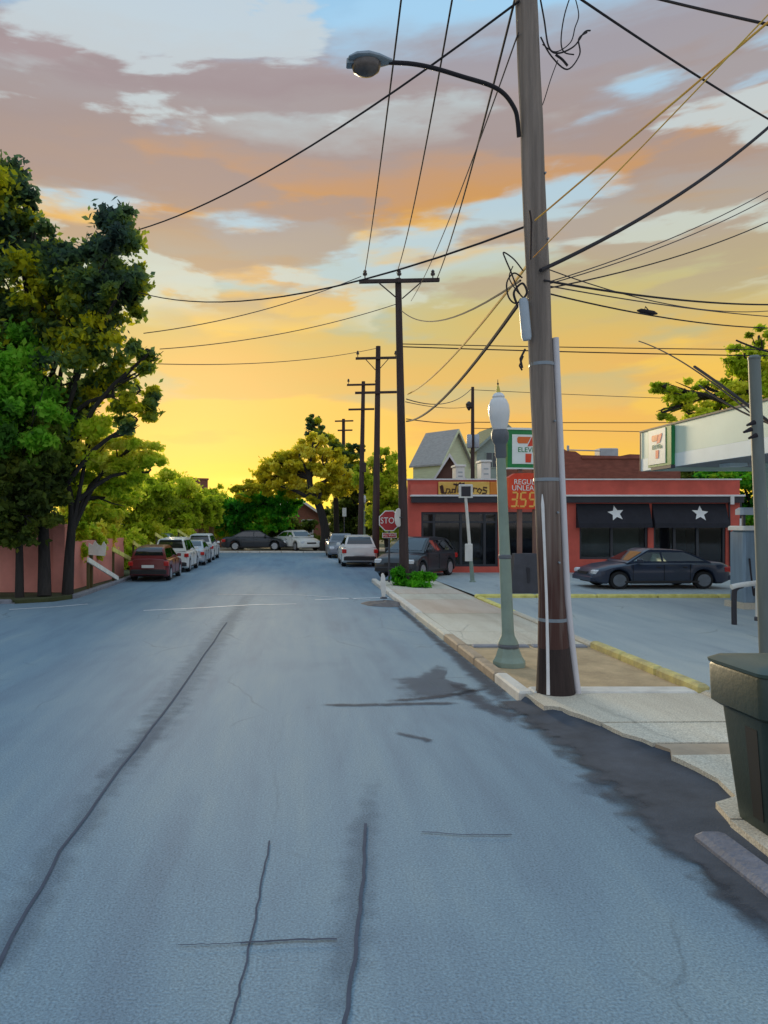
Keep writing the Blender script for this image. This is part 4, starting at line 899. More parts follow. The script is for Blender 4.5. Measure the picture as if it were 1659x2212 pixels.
part(MB().box(sx0-0.012, sx1+0.012, SY-0.13, SY+0.13, zz(930)+0.002, zz(927)+0.02, Tm).box(sx0-0.012, sx1+0.012, SY-0.13, SY+0.13, zz(1014), zz(1011)-0.002, Tm), 'sign_trim', 'sign_white', ps_)
fc = part(MB().cbox(sx0+0.13, sx1-0.13, SY-0.125, SY-0.112, zz(1003), zz(940), 0.004, Tm), 'sign_face', 'sign_white', ps_)
cz = (zz(1003)+zz(940))/2
seven(fc, ps_, Tm @ Matrix.Translation(((sx0+sx1)/2-0.06, SY-0.127, cz)) @ UP, 1.06)
# red price panel with rounded top
px0, px1 = sx0+0.03, sx1-0.05; pz0, pz1 = zz(1100), zz(1022)
poly = [(px0, pz0+0.08), (px0+0.08, pz0), (px1-0.08, pz0), (px1, pz0+0.08), (px1, pz1-0.14), (px1-0.2, pz1-0.02), ((px0+px1)/2, pz1), (px0+0.2, pz1-0.02), (px0, pz1-0.14)]
pr = part(MB().prism(poly, 0, 0.2, Tm @ Matrix.Translation((0, SY+0.1, 0)) @ UP), 'price_panel', 'sign_red', ps_)
Mi = Matrix.Translation(ps_.location).inverted()
Mt = Mi @ Tm @ Matrix.Translation(((px0+px1)/2, SY-0.106, 0)) @ UP
text_mesh('REGULAR', 0.215, 'lettering', 'sign_white', pr, Mt @ Matrix.Translation((0, zz(1042), 0)), 0.004)
text_mesh('UNLEAD', 0.22, 'lettering', 'sign_white', pr, Mt @ Matrix.Translation((-0.10, zz(1055), 0)), 0.004)
SEG = {'a': ((0, 1), (1, 1)), 'b': ((1, 1), (1, .5)), 'c': ((1, .5), (1, 0)), 'd': ((0, 0), (1, 0)), 'e': ((0, 0), (0, .5)), 'f': ((0, .5), (0, 1)), 'g': ((0, .5), (1, .5))}
dw, dh = 0.17, 0.40; zd = zz(1094)
for k, (ch, ox) in enumerate((('abgcd', 0.06), ('afgcd', 0.34), ('afgcd', 0.62))):
    m = MB()
    for c_ in ch:
        (u0, v0), (u1, v1) = SEG[c_]
        q0, q1 = Vector((px0+ox+u0*dw+v0*0.05, zd+v0*dh)), Vector((px0+ox+u1*dw+v1*0.05, zd+v1*dh)); d_ = (q1-q0).normalized()*0.012; nn = Vector((-d_.y, d_.x)).normalized()*0.026
        q0 += d_; q1 -= d_
        m.prism([q0-nn, q1-nn, q1+nn, q0+nn], 0, 0.008, Tm @ Matrix.Translation((0, SY-0.102-0.001*k, 0)) @ UP)
    part(m, 'digit', 'digit', ps_, parent=pr)
part(MB().box(px0+0.275, px0+0.31, SY-0.11, SY-0.102, zd-0.02, zd+0.03, Tm), 'decimal_point', 'digit', ps_, parent=pr)
for xx in (sx0+0.42, sx1-0.42):
    part(MB().box(xx-0.06, xx+0.06, SY-0.05, SY+0.05, LZ, zz(1014)-0.003, Tm), 'post', 'sign_post', ps_)
# dark tapering casing around the foot of the sign
c = (1135-VX)/sS; b0, b1 = 0.50, 0.36
part(MB().add([(c-b0, SY-0.3, LZ), (c+b0, SY-0.3, LZ), (c+b0, SY+0.25, LZ), (c-b0, SY+0.25, LZ), (c-b1, SY-0.16, LZ+1.15), (c+b1, SY-0.16, LZ+1.15), (c+b1, SY+0.12, LZ+1.15), (c-b1, SY+0.12, LZ+1.15)],
     [(3, 2, 1, 0), (4, 5, 6, 7), (0, 1, 5, 4), (1, 2, 6, 5), (2, 3, 7, 6), (3, 0, 4, 7)]), 'base_casing', 'dark_metal', ps_)
part(MB().cbox(c-0.03, c+0.05, SY-0.27, SY-0.2, LZ+0.3, LZ+0.75, 0.01), 'hatch', 'black_trim', ps_)

# canopy: fascia runs parallel to the street
CX, CY1, CY0 = 10.3, 22.1, 9.0
zcb, zct = 3.68, 4.83
can = root('station_canopy', (CX+3, 16, LZ), 'pale green white filling station canopy reaching in from the right', 'canopy')
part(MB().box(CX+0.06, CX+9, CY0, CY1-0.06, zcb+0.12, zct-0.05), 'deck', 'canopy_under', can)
part(MB().box(CX, CX+0.05, CY0, CY1, zcb+0.36, zct), 'fascia', 'canopy_pale', can)
part(MB().box(CX-0.01, CX+0.06, CY0, CY1+0.005, zcb, zcb+0.355), 'fascia_band', 'canopy_band', can)
part(MB().box(CX+0.062, CX+9, CY1-0.05, CY1, zcb, zct), 'fascia', 'canopy_pale', can)
part(MB().box(CX-0.03, CX+9.02, CY0, CY1+0.03, zct+0.002, zct+0.05), 'edge_cap', 'dark_metal', can)
part(MB().cbox(CX-0.03, CX-0.012, CY1-0.04, CY1+0.01, zcb, zct, 0.004), 'corner_trim', 'dark_metal', can)
for Yc in (20.6, 12.0):
    part(MB().box(CX+2.6, CX+2.9, Yc-0.15, Yc+0.15, LZ, zcb+0.12), 'column', 'canopy_pale', can)
for Yl in (11.5, 14.5, 17.5, 20.3):
    part(MB().cbox(CX+1.6, CX+2.1, Yl, Yl+0.5, zcb+0.02, zcb+0.12, 0.01), 'ceiling_lamp', 'canopy_band', can)
cs = root('canopy_sign', (CX, 20.75, 4.2), 'small green edged numeral sign fixed to the canopy fascia', 'sign')
# local frame of the fascia: right in the picture is towards the camera (-Y)
FM = Matrix.Translation((CX-0.012, 20.75, 4.28)) @ Matrix(((0, 0, -1, 0), (-1, 0, 0, 0), (0, 1, 0, 0), (0, 0, 0, 1)))
part(MB().box(-0.66, 0.66, -0.55, 0.52, 0.0, 0.10, FM), 'sign_box', 'sign_green', cs)
fc = part(MB().box(-0.62, 0.36, -0.48, 0.50, 0.101, 0.112, FM), 'sign_face', 'sign_white', cs)
seven(fc, cs, FM @ Matrix.Translation((-0.12, 0.02, 0.113)), 0.95)
part(MB().box(-0.45, 0.68, -0.64, -0.56, 0.0, 0.12, FM), 'sign_ledge', 'dark_metal', cs)

# pump with rounded crown, crash rail in front
pm = root('fuel_pump', (11.0, 17.2, LZ), 'blue grey fuel pump cabinet under the canopy at the right edge', 'fuel pump')
gx = lambda x, Y: (x-VX)*Y/FPX
Y_ = 17.6; a, b = gx(1607, Y_), gx(1690, Y_)
mat('pump_blue', lin(120, 142, 160), 0.45, 0.2, 2.0, stretch=(3, 3, 0.4)); mat('pump_screen', lin(50, 58, 68), 0.2, 0.1, 3.0)
part(MB().cbox(a, b, Y_, Y_+0.6, LZ+0.15, W(0, 1146, Y_).z, 0.05), 'cabinet', 'pump_blue', pm)
part(MB().box(a-0.06, b+0.06, Y_-0.1, Y_+0.7, LZ, LZ+0.149), 'plinth', 'concrete', pm)
part(MB().cbox(a-0.03, b+0.03, Y_-0.03, Y_+0.63, W(0, 1146, Y_).z+0.002, W(0, 1136, Y_).z, 0.03), 'crown', 'unit_white', pm)
part(MB().cbox(a+0.28, b-0.1, Y_-0.02, Y_-0.001, LZ+1.15, LZ+1.6, 0.01), 'screen', 'pump_screen', pm)
part(MB().cbox(a, b, Y_+0.1, Y_+0.4, W(0, 1112, Y_).z, W(0, 1096, Y_).z, 0.05), 'topper', 'box_grey', pm)
part(MB().box(a+0.1, a+0.16, Y_+0.2, Y_+0.26, W(0, 1136, Y_).z, W(0, 1112, Y_).z).box(b-0.16, b-0.1, Y_+0.2, Y_+0.26, W(0, 1136, Y_).z, W(0, 1112, Y_).z), 'topper_leg', 'dark_metal', pm)
part(MB().tube(smoothpts([Vector((a+0.12, Y_-0.02, LZ+1.2)), Vector((a+0.05, Y_-0.2, LZ+0.8)), Vector((a+0.1, Y_-0.22, LZ+0.35)), Vector((a+0.2, Y_-0.1, LZ+0.5))]), 0.02, 8), 'hose', 'wire_black', pm, True)
q = G(1586, 1349, LZ); q2 = G(1640, 1341, LZ)
cr = root('crash_rail', q, 'bent guard rail with black leg and white leg before the fuel pump', 'guard rail')
part(MB().tube(smoothpts([q, q+Vector((0, 0, 0.62)), q+Vector((0.05, 0, 0.74)), q+Vector((0.17, 0.02, 0.78))], 5), 0.05, 12), 'black_leg', 'black_trim', cr, True)
part(MB().tube([q+Vector((-0.06, -.01, 0.76)), q+Vector((0.15, 0, 0.80)), q2+Vector((-0.02, 0, 0.80))], 0.055, 10), 'top_rail', 'unit_white', cr, True)
part(MB().tube([q2+Vector((0, 0, 0.0)), q2+Vector((0, 0, 0.82))], 0.07, 12), 'white_leg', 'unit_white', cr, True)
part(MB().lathe([(0.09, 0), (0.09, 0.07), (0.075, 0.09)], 12, Matrix.Translation(q2)), 'foot_ring', 'dark_metal', cr)

# grey post at the right edge with clamps
gp0, gp1 = Vector((gx(1659, 8.9), 8.9, LZ)), W(1629, 776, 8.9)
gpo = root('grey_post', gp0, 'slightly leaning grey green metal post before the canopy', 'post')
mat('post_grey', lin(104, 112, 110), 0.55, 0.2, 3.0, stretch=(2, 2, 0.3))
part(MB().tube([gp0.lerp(gp1, t) for t in (0, .3, .6, 1)], [0.078, 0.075, 0.070, 0.066], 16), 'shaft', 'post_grey', gpo, True)
part(MB().lathe([(0.071, 0), (0.073, 0.02), (0.045, 0.045)], 14, Matrix.Translation(gp1)), 'cap', 'post_grey', gpo)
for x, yy in ((1618, 915), (1611, 930), (1622, 943)):
    part(MB().tube([W(x-5, yy+4, 8.75), W(x+12, yy-3, 8.75)], [0.012, 0.03], 8), 'cable_clamp', 'wire_black', gpo)

# ------------------------------------------------------------------ stop sign, lot lamp, small things
mat('stop_red', lin(176, 40, 44), 0.45, 0.12, 4.0)
mat('dull_white', lin(222, 220, 214), 0.6, 0.1, 4.0)
st = root('stop_sign', Vector((gx(843, 25.2), 25.2, LZ)), 'red octagonal stop sign with small plate below on a dark post', 'stop sign')
cS = W(841, 1125, 25.2)
def octo(r): return [(r*math.cos(R(22.5+45*k)), r*math.sin(R(22.5+45*k))) for k in range(8)]
MS = Matrix.Translation(cS) @ Matrix.Rotation(R(-6), 4, 'Z') @ UP
part(MB().prism(octo(0.38), -0.012, 0.0, MS), 'sign_border', 'sign_white', st)
pl = part(MB().prism(octo(0.345), 0.001, 0.008, MS), 'sign_plate', 'stop_red', st)
MiS = Matrix.Translation(st.location).inverted()
text_mesh('STOP', 0.30, 'lettering', 'sign_white', pl, MiS @ MS @ Matrix.Translation((0, 0, 0.012)), 0.003, sx=0.85)
MS2 = MS @ Matrix.Translation((0.0, -0.50, 0))
part(MB().box(-0.24, 0.24, -0.085, 0.085, -0.01, 0.0, MS2), 'plate_border', 'sign_white', st)
p2 = part(MB().box(-0.22, 0.22, -0.068, 0.068, 0.001, 0.008, MS2), 'small_plate', 'stop_red', st)
text_mesh('ALL WAY', 0.10, 'lettering', 'sign_white', p2, MiS @ MS2 @ Matrix.Translation((0, 0, 0.012)), 0.003)
part(MB().box(-0.03, 0.03, -0.03, 0.03, LZ-cS.z, 0.30, Matrix.Translation(cS+Vector((0.0, 0.05, 0)))), 'post', 'dark_metal', st)
# pale round mirror-like disc sign mounted behind, seen edge-on beside it
rs = root('round_sign', W(860, 1118, 24.3), 'pale oval sign seen at a slant on the pole beside the stop sign', 'sign')
part(MB().lathe([(0.30, -0.012), (0.31, 0), (0.30, 0.012)], 24, Matrix.Translation(W(861, 1118, 24.28)) @ Matrix.Rotation(R(58), 4, 'Z') @ Matrix.Rotation(R(90), 4, 'X')), 'disc', 'dull_white', rs)
part(MB().tube([W(861, 1118, 24.3), W(872, 1118, 24.4)], 0.02, 6), 'bracket', 'dark_metal', rs)

lb = G(1021, 1257, LZ); LY = lb.y; lt = W(1006, 1075, LY)
ll = root('lot_lamp', lb, 'thin white and green post with black square lamp head before the shop', 'lamp post')
part(MB().tube([lb, lb.lerp(lt, .22), lb.lerp(lt, .32)], [0.075, 0.065, 0.06], 12), 'lower_shaft', 'lamp_green', ll, True)
part(MB().tube([lb.lerp(lt, .32), lb.lerp(lt, .6), lt], [0.058, 0.055, 0.05], 12), 'upper_shaft', 'dull_white', ll, True)
part(MB().cbox(-0.23, 0.23, -0.08, 0.08, -0.23, 0.23, 0.02, Matrix.Translation(W(1006, 1061, LY))), 'lamp_housing', 'dull_white', ll)
part(MB().box(-0.17, 0.15, -0.088, -0.081, -0.18, 0.16, Matrix.Translation(W(1006, 1061, LY))), 'lamp_face', 'black_trim', ll)
part(MB().cbox(-0.13, 0.13, -0.14, -0.08, -0.3, 0.3, 0.02, Matrix.Translation(W(1011, 1193, LY))), 'notice_box', 'dull_white', ll)
part(MB().lathe([(0.11, 0), (0.11, 0.03), (0.075, 0.05)], 12, Matrix.Translation(lb)), 'foot_ring', 'lamp_green', ll)

mk0 = G(829, 1293, 0.13)
mk = root('marker_post', mk0, 'short white flat marker post at the kerb beside the green weeds', 'marker post')
part(MB().prism([(-0.035, 0), (0.035, 0), (0.075, 0.28), (0.06, 0.6), (0.02, 0.68), (-0.03, 0.66), (-0.075, 0.35)], -0.02, 0.02, Matrix.Translation(mk0) @ Matrix.Rotation(R(-3), 4, 'Y') @ UP), 'blade', 'dull_white', mk)
part(MB().lathe([(0.1, 0), (0.09, 0.03), (0.05, 0.05)], 12, Matrix.Translation(mk0)), 'foot', 'dark_metal', mk)

# white notice by the far trees, on a post
fs0 = Vector((gx(747, 50), 51.5, 0.1))
fs = root('notice_sign', fs0, 'tiny white notice on a post against the dark far trees', 'sign')
part(MB().box(-0.03, 0.03, 0.0, 0.06, 0, 2.9, Matrix.Translation(fs0)), 'post', 'dark_metal', fs)
part(MB().cbox(-0.14, 0.14, -0.03, 0.0, 2.4, 3.0, 0.02, Matrix.Translation(fs0)), 'plate', 'dull_white', fs)

# ---- things by the left wall: white notice board, slanted pale rails
nb0 = Vector((gx(197, 23.5), 23.5, 0.085))
mat('rail_pale', lin(226, 222, 120), 0.7, 0.2, 3.0); mat('rail_white', lin(244, 242, 230), 0.7, 0.12, 3.0); mat('post_olive', lin(92, 84, 50), 0.85, 0.2, 3.0, stretch=(2, 2, .4))
nb = root('notice_board', nb0, 'torn white notice board on an olive post before the hedge', 'sign')
part(MB().box(-0.05, 0.05, -0.05, 0.05, 0, 1.35, Matrix.Translation(nb0)), 'post', 'post_olive', nb)
part(MB().prism([(-0.06, 0.92), (0.46, 0.88), (0.5, 1.22), (0.42, 1.34), (0.34, 1.2), (0.24, 1.24), (0.14, 1.36), (0.06, 1.22), (-0.06, 1.30)], 0.055, 0.09, Matrix.Translation(nb0+Vector((0, 0, 0.12))) @ UP), 'plate', 'rail_white', nb)
rails = [((190, 1209), (255, 1252), 24, 'rail_white'), ((243, 1186), (320, 1240), 25, 'rail_pale'), ((288, 1172), (338, 1212), 26, 'rail_pale'), ((298, 1192), (334, 1218), 25.5, 'rail_pale'), ((325, 1174), (370, 1206), 27, 'rail_pale'), ((336, 1154), (402, 1197), 28, 'rail_pale'), ((384, 1146), (440, 1182), 30, 'rail_pale'), ((390, 1160), (425, 1186), 29.5, 'rail_pale')]
desc = ['white slanted rail, nearest of the sloping rails by the wall', 'long yellowish slanted rail second from the notice board', 'upper yellowish slanted rail of the crossing pair left of the red car', 'short lower slanted rail left of the red car', 'dull slanted rail ending at the red car roof', 'long yellowish slanted rail rising over the red car', 'farthest upper slanted rail beside the olive trees', 'farthest lower slanted rail beside the olive trees']
for ((xa, ya), (xb, yb), Yr, mm), dsc in zip(rails, desc):
    a, b = W(xa, ya, 6.30*FPX/(VX-xa)), W(xb, yb, 6.30*FPX/(VX-xb)); b.z = max(b.z, 0.16); Yr = a.y
    d_ = (b-a).normalized(); ex = a-d_*0.0
    rr = root('sloping_rail', Vector((a.x, a.y, 0.085)), dsc, 'rail', 'sloping rails along the verge')
    hv = Vector((0, 0, 0.075)); sv = Vector((0.025, 0, 0))
    part(MB().add([a-hv-sv, b-hv-sv, b+hv-sv, a+hv-sv, a-hv+sv, b-hv+sv, b+hv+sv, a+hv+sv], [(0, 1, 2, 3), (7, 6, 5, 4), (0, 4, 5, 1), (1, 5, 6, 2), (2, 6, 7, 3), (3, 7, 4, 0)]), 'rail_board', mm, rr)
    for t in (0.06, 0.94):
        p_ = a.lerp(b, t)
        part(MB().box(-0.10, -0.027, -0.035, 0.035, 0.085, p_.z, Matrix.Translation((p_.x, p_.y, 0))), 'rail_post', 'post_olive', rr)

# ---- wheeled bin
mat('bin_green', lin(46, 60, 54), 0.45, 0.2, 1.6, 0.1, 30); mat('bin_lid', lin(66, 80, 72), 0.4, 0.15, 2.0); mat('bin_dark', lin(28, 30, 32), 0.6, 0.2, 3.0); mat('bin_sticker', lin(212, 206, 208), 0.6, 0.1, 5.0)
bc = Vector((3.37, 5.06, LZ+0.006))
bn = root('wheeled_bin', bc, 'dark green wheeled rubbish bin on the pavement at the right edge', 'bin')
def rrect(hx, hy, r, z, n=4):
    out = []
    for cx, cy, a0 in ((hx-r, hy-r, 0), (-hx+r, hy-r, 90), (-hx+r, -hy+r, 180), (hx-r, -hy+r, 270)):
        for k in range(n+1): a = R(a0+90*k/n); out.append(Vector((cx+r*math.cos(a), cy+r*math.sin(a), z)))
    return out
def loft(rings, off):
    n = len(rings[0]); vs = [p+off for r in rings for p in r]
    fs = [(i*n+k, i*n+(k+1) % n, (i+1)*n+(k+1) % n, (i+1)*n+k) for i in range(len(rings)-1) for k in range(n)]
    fs += [tuple(range(n-1, -1, -1)), tuple((len(rings)-1)*n+k for k in range(n))]
    return MB().add(vs, fs)
part(loft([rrect(0.235, 0.20, 0.05, 0.0), rrect(0.245, 0.21, 0.06, 0.05), rrect(0.33, 0.28, 0.07, 0.86)], bc), 'body', 'bin_green', bn, True)
part(loft([rrect(0.335, 0.285, 0.06, 0.78), rrect(0.375, 0.325, 0.06, 0.81), rrect(0.385, 0.335, 0.07, 1.06), rrect(0.375, 0.325, 0.06, 1.08)], bc), 'rim', 'bin_green', bn, True)
part(loft([rrect(0.39, 0.34, 0.07, 1.082), rrect(0.395, 0.345, 0.07, 1.105), rrect(0.35, 0.30, 0.08, 1.135), rrect(0.2, 0.17, 0.08, 1.15)], bc), 'lid', 'bin_lid', bn, True)
part(MB().tube([bc+Vector((0.36, -0.26, 1.03)), bc+Vector((0.45, -0.26, 1.09)), bc+Vector((0.45, 0.26, 1.09)), bc+Vector((0.36, 0.26, 1.03))], 0.016, 8), 'handle', 'bin_lid', bn)
# dark plates painting in the shade of moulded recesses, near side and left side
def face_pt(u, z, side):
    hx = 0.245+(0.33-0.245)*(z-0.05)/0.85; hy = 0.21+(0.28-0.21)*(z-0.05)/0.85
    return bc+(Vector((u, -hy-0.002, z)) if side == 'f' else Vector((-hx-0.002, u, z)))
for sd_, u0, u1 in (('f', -0.20, -0.10), ('f', 0.04, 0.2), ('s', -0.13, -0.02)):
    q4 = [face_pt(u0, 0.08, sd_), face_pt(u1, 0.08, sd_), face_pt(u1*1.2, 0.7, sd_), face_pt(u0*1.2, 0.7, sd_)]
    nv = Vector((0, -1, 0)) if sd_ == 'f' else Vector((-1, 0, 0))
    part(MB().add(q4+[p+nv*0.004 for p in q4], [(0, 1, 2, 3), (7, 6, 5, 4), (0, 4, 5, 1), (1, 5, 6, 2), (2, 6, 7, 3), (3, 7, 4, 0)]), 'recess_shade', 'bin_dark', bn)
for u in (-0.26, 0.0, 0.26):
    q4 = [face_pt(u*0.8-0.02, 0.06, 'f'), face_pt(u*0.8+0.02, 0.06, 'f'), face_pt(u*1.1+0.02, 0.77, 'f'), face_pt(u*1.1-0.02, 0.77, 'f')]
    part(MB().add(q4+[p+Vector((0, -0.016, 0)) for p in q4], [(0, 1, 2, 3), (7, 6, 5, 4), (0, 4, 5, 1), (1, 5, 6, 2), (2, 6, 7, 3), (3, 7, 4, 0)]), 'rib', 'bin_green', bn)
part(MB().box(-0.013, 0.013, -0.004, 0.0, -0.07, 0.07, Matrix.Translation(face_pt(-0.175, 0.52, 'f')+Vector((0, -0.006, 0))) @ Matrix.Rotation(R(-25), 4, 'Y')), 'sticker', 'bin_sticker', bn)
for s_ in (-1, 1):
    w_ = part(MB().lathe([(0.05, -0.03), (0.11, -0.03), (0.115, 0), (0.11, 0.03), (0.05, 0.03)], 18, Matrix.Translation(bc+Vector((0.26, s_*0.22, 0.112))) @ Matrix.Rotation(R(90), 4, 'X')), 'wheel', 'bin_dark', bn, True)

# ------------------------------------------------------------------ cars
mat('tyre', lin(30, 30, 33), 0.85, 0.15, 6.0)
mat('rim_silver', lin(176, 180, 186), 0.35, 0.12, 6.0, metal=0.6)
mat('rim_dark', lin(112, 120, 130), 0.4, 0.12, 6.0, metal=0.5)
mat('under_black', lin(24, 24, 26), 0.8, 0.1, 3.0)
mat('tail_red', lin(190, 30, 24), 0.25, 0.1, 8.0)
mat('head_clear', lin(222, 226, 230), 0.15, 0.06, 8.0)
mat('bumper_black', lin(40, 38, 40), 0.6, 0.15, 4.0)
mat('plate_white', lin(226, 226, 222), 0.5, 0.05, 6.0)
def paint(name, r, g, b): return mat(name, lin(r, g, b), 0.34, 0.08, 0.8, coat=0.35, spec=0.35)
paint('paint_navy', 44, 54, 74); paint('paint_black', 48, 52, 58); paint('paint_white', 224, 224, 220); paint('paint_red', 116, 42, 44); paint('paint_silver', 176, 182, 188); paint('paint_grey', 118, 122, 130)
paint('paint_green', 74, 96, 76)
def ip(x, tab):
    for (x0, v0), (x1, v1) in zip(tab[:-1], tab[1:]):
        if x <= x1:
            t = max(0.0, min(1.0, (x-x0)/(x1-x0))); t = t*t*(3-2*t) if False else t
            return v0+(v1-v0)*t
    return tab[-1][1]
KINDS = {
 # deck: height of bonnet / boot along length (fractions of L, -0.5 rear .. 0.5 front), cabin profile (x fraction, height)
 'sedan': dict(L=4.55, W=1.76, H=1.40, deck=[(-.5, .62), (-.49, .86), (-.44, .94), (-.27, .96), (.2, .95), (.36, .84), (.46, .70), (.5, .52)],
               cab=[(-.36, .93), (-.20, 1.30), (-.10, 1.385), (.03, 1.40), (.09, 1.36), (.255, .92)], wheels=(-.295, .315), wr=.315, bp=-.005),
 'hatch': dict(L=4.0, W=1.70, H=1.47, deck=[(-.5, .60), (-.495, .90), (-.47, .95), (.2, .95), (.36, .88), (.46, .74), (.5, .54)],
               cab=[(-.475, .93), (-.42, 1.30), (-.33, 1.42), (-.08, 1.47), (.05, 1.42), (.27, .92)], wheels=(-.31, .32), wr=.31, bp=-.04),
 'suv': dict(L=4.4, W=1.80, H=1.68, deck=[(-.5, .66), (-.495, 1.0), (-.47, 1.05), (.2, 1.04), (.38, .98), (.47, .84), (.5, .60)],
             cab=[(-.485, 1.03), (-.45, 1.45), (-.40, 1.62), (-.05, 1.68), (.07, 1.62), (.24, 1.02)], wheels=(-.31, .32), wr=.35, bp=-.04),
}
def car(kind, paintm, loc, rz, label, cat='car', group=None, rim='rim_silver', dark_glass=False, scale=1.0, front=True, n=88):
    K = KINDS[kind]; L, Wd, H = K['L'], K['W'], K['H']
    r_ = root('parked_car', loc, label, cat, group, rz)
    r_.scale = (scale,)*3
    def P(mb, name, m_, smooth=False, parent=None): return mb.build(name, m_, parent or r_, smooth)
    # lower body: lofted with true wheel-arch openings
    xs = sorted(set([-L/2+L*i/n for i in range(n+1)]))
    wc = [f*L for f in K['wheels']]; ar = K['wr']+0.05
    rings = []
    for x in xs:
        e = abs(2*x/L); hw = Wd/2*(1-0.16*max(0, (e-0.80)/0.20)**2.2)
        zt = ip(x/L, K['deck']); zb = 0.19+0.10*max(0, (e-0.86)/0.14)
        zs = zt-0.07
        for c_ in wc:
            if abs(x-c_) < ar: zb = max(zb, K['wr']+math.sqrt(ar*ar-(x-c_)**2))
        zb = min(zb, zs-0.06)
        zm = zb+(zs-zb)*0.55
        half = [(0.0, zb), (hw*0.90, zb), (hw*0.985, min(zb+0.05, zm)), (hw, zm), (hw*0.985, zs-0.04*(zs-zb)), (hw*0.93, zs+0.03), (hw*0.80, zt), (hw*0.4, zt+0.018), (0, zt+0.025)]
        ring = [(x, y_, z_) for y_, z_ in half]+[(x, -y_, z_) for y_, z_ in half[-2:0:-1]]
        rings.append(ring)
    nr = len(rings[0]); m = MB()
    m.add([p for r in rings for p in r], [(i*nr+k, (i+1)*nr+k, (i+1)*nr+(k+1) % nr, i*nr+(k+1) % nr) for i in range(len(rings)-1) for k in range(nr)]+[tuple(range(nr)), tuple((len(rings)-1)*nr+k for k in range(nr-1, -1, -1))])
    body = P(m, 'body', paintm, True)
    # cabin
    zb = ip(0, K['deck'])-0.03
    prof = [Vector((f*L, z, 0)) for f, z in K['cab']]; prof = smoothpts(prof, 5)
    wb, wr_ = Wd/2*0.90, Wd/2*0.66
    def hwz(z): return wb+(wr_-wb)*max(0, (z-zb))/(H-zb)
    m = MB(); vs = []; 
    for p in prof:
        h = hwz(p.y); vs += [(p.x, h, p.y), (p.x, h*0.82, p.y+0.025), (p.x, -h*0.82, p.y+0.025), (p.x, -h, p.y)]
    k = len(prof)
    m.add(vs, [(4*i+j, 4*i+j+1, 4*i+5+j, 4*i+4+j) for i in range(k-1) for j in range(3)]+[tuple(4*i for i in range(k)), tuple(4*i+3 for i in range(k-1, -1, -1))])
    cab = P(m, 'cabin', paintm, True)
    iz = max(range(k), key=lambda i: prof[i].y)
    def xat(z, fr):
        rng = range(iz, k-1) if fr else range(0, iz)
        for i in rng:
            a, b = prof[i], prof[i+1]
            if min(a.y, b.y) <= z <= max(a.y, b.y) and abs(a.y-b.y) > 1e-6: return a.x+(b.x-a.x)*(z-a.y)/(b.y-a.y)
        return prof[-1].x if fr else prof[0].x
    z1, z2 = zb+0.07, H-0.10; xB = K['bp']*L
    def side_poly(x0f, x1f):
        zs_ = [z1+(z2-z1)*i/4 for i in range(5)]
        return [(x0f(z), z) for z in zs_]+[(x1f(z), z) for z in reversed(zs_)]
    wins = [side_poly(lambda z: xB+0.035, lambda z: xat(z, True)-0.10), side_poly(lambda z: max(xat(z, False)+0.12, -10), lambda z: xB-0.035)]
    if kind == 'suv':
        wins[1] = side_poly(lambda z: max(xat(z, False)+0.75, -10), lambda z: xB-0.035); wins.append(side_poly(lambda z: xat(z, False)+0.12, lambda z: xat(z, False)+0.68))
    for s_ in (-1, 1):
        for wp in wins:
            v = [(x, s_*(hwz(z)+0.006), z) for x, z in wp]; v2 = [(x, s_*(hwz(z)-0.02), z) for x, z in wp]; q = len(v)
            P(MB().add(v+v2, [tuple(range(q)) if s_ < 0 else tuple(range(q-1, -1, -1))]+[(i, (i+1) % q, q+(i+1) % q, q+i) for i in range(q)]), 'side_window', 'car_glass', parent=cab)
    def strip(lo, hi, name):
        idx = [i for i in range(k) if (lo <= prof[i].y <= hi) and ((i >= iz) if name == 'windscreen' else (i <= iz))]
        if len(idx) < 2: return
        v = []
        for i in idx:
            a, b = prof[max(i-1, 0)], prof[min(i+1, k-1)]; t = (b-a).normalized(); nx, nz = -t.y, t.x
            h = hwz(prof[i].y)*0.86
            v += [(prof[i].x+nx*0.008, h, prof[i].y+nz*0.008+0.024), (prof[i].x+nx*0.008, -h, prof[i].y+nz*0.008+0.024)]
        P(MB().add(v, [(2*i, 2*i+1, 2*i+3, 2*i+2) for i in range(len(idx)-1)]), name, 'car_glass', True, parent=cab)
    strip(zb+0.06, H-0.05, 'windscreen'); strip(zb+0.10, H-0.06, 'rear_window')
    # underbody, wheels
    P(MB().box(-L*.46, L*.46, -Wd*.36, Wd*.36, 0.20, 0.5), 'underbody', 'under_black')
    for c_ in wc:
        for s_ in (-1, 1):
            M = Matrix.Translation((c_, s_*(Wd/2-0.115), K['wr'])) @ Matrix.Rotation(R(-90*s_), 4, 'X')
            R0 = K['wr']
            w_ = P(MB().lathe([(R0*.6, -0.1), (R0*.94, -0.1), (R0, -0.07), (R0, 0.07), (R0*.94, 0.1), (R0*.68, 0.105)], 28, M), 'wheel', 'tyre', True)
            P(MB().lathe([(R0*.66, 0.106), (R0*.62, 0.09), (R0*.25, 0.075), (R0*.12, 0.11), (R0*.05, 0.112)], 24, M), 'rim', 'under_black', True, parent=w_)
            sp_ = MB()
            for j in range(6):
                sp_.box(-0.022, 0.022, R0*.1, R0*.66, 0.088, 0.112, M @ Matrix.Rotation(j*math.pi/3, 4, 'Z'))
            sp_.lathe([(R0*.16, 0.09), (R0*.16, 0.118)], 12, M)
            sp_.lathe([(R0*.60, 0.1), (R0*.69, 0.1), (R0*.69, 0.114), (R0*.60, 0.114)], 24, M)
            P(sp_, 'spokes', rim, parent=w_)
    # lights, bumpers, plates, mirrors, handles, door seams
    zl = ip(-.49, K['deck'])
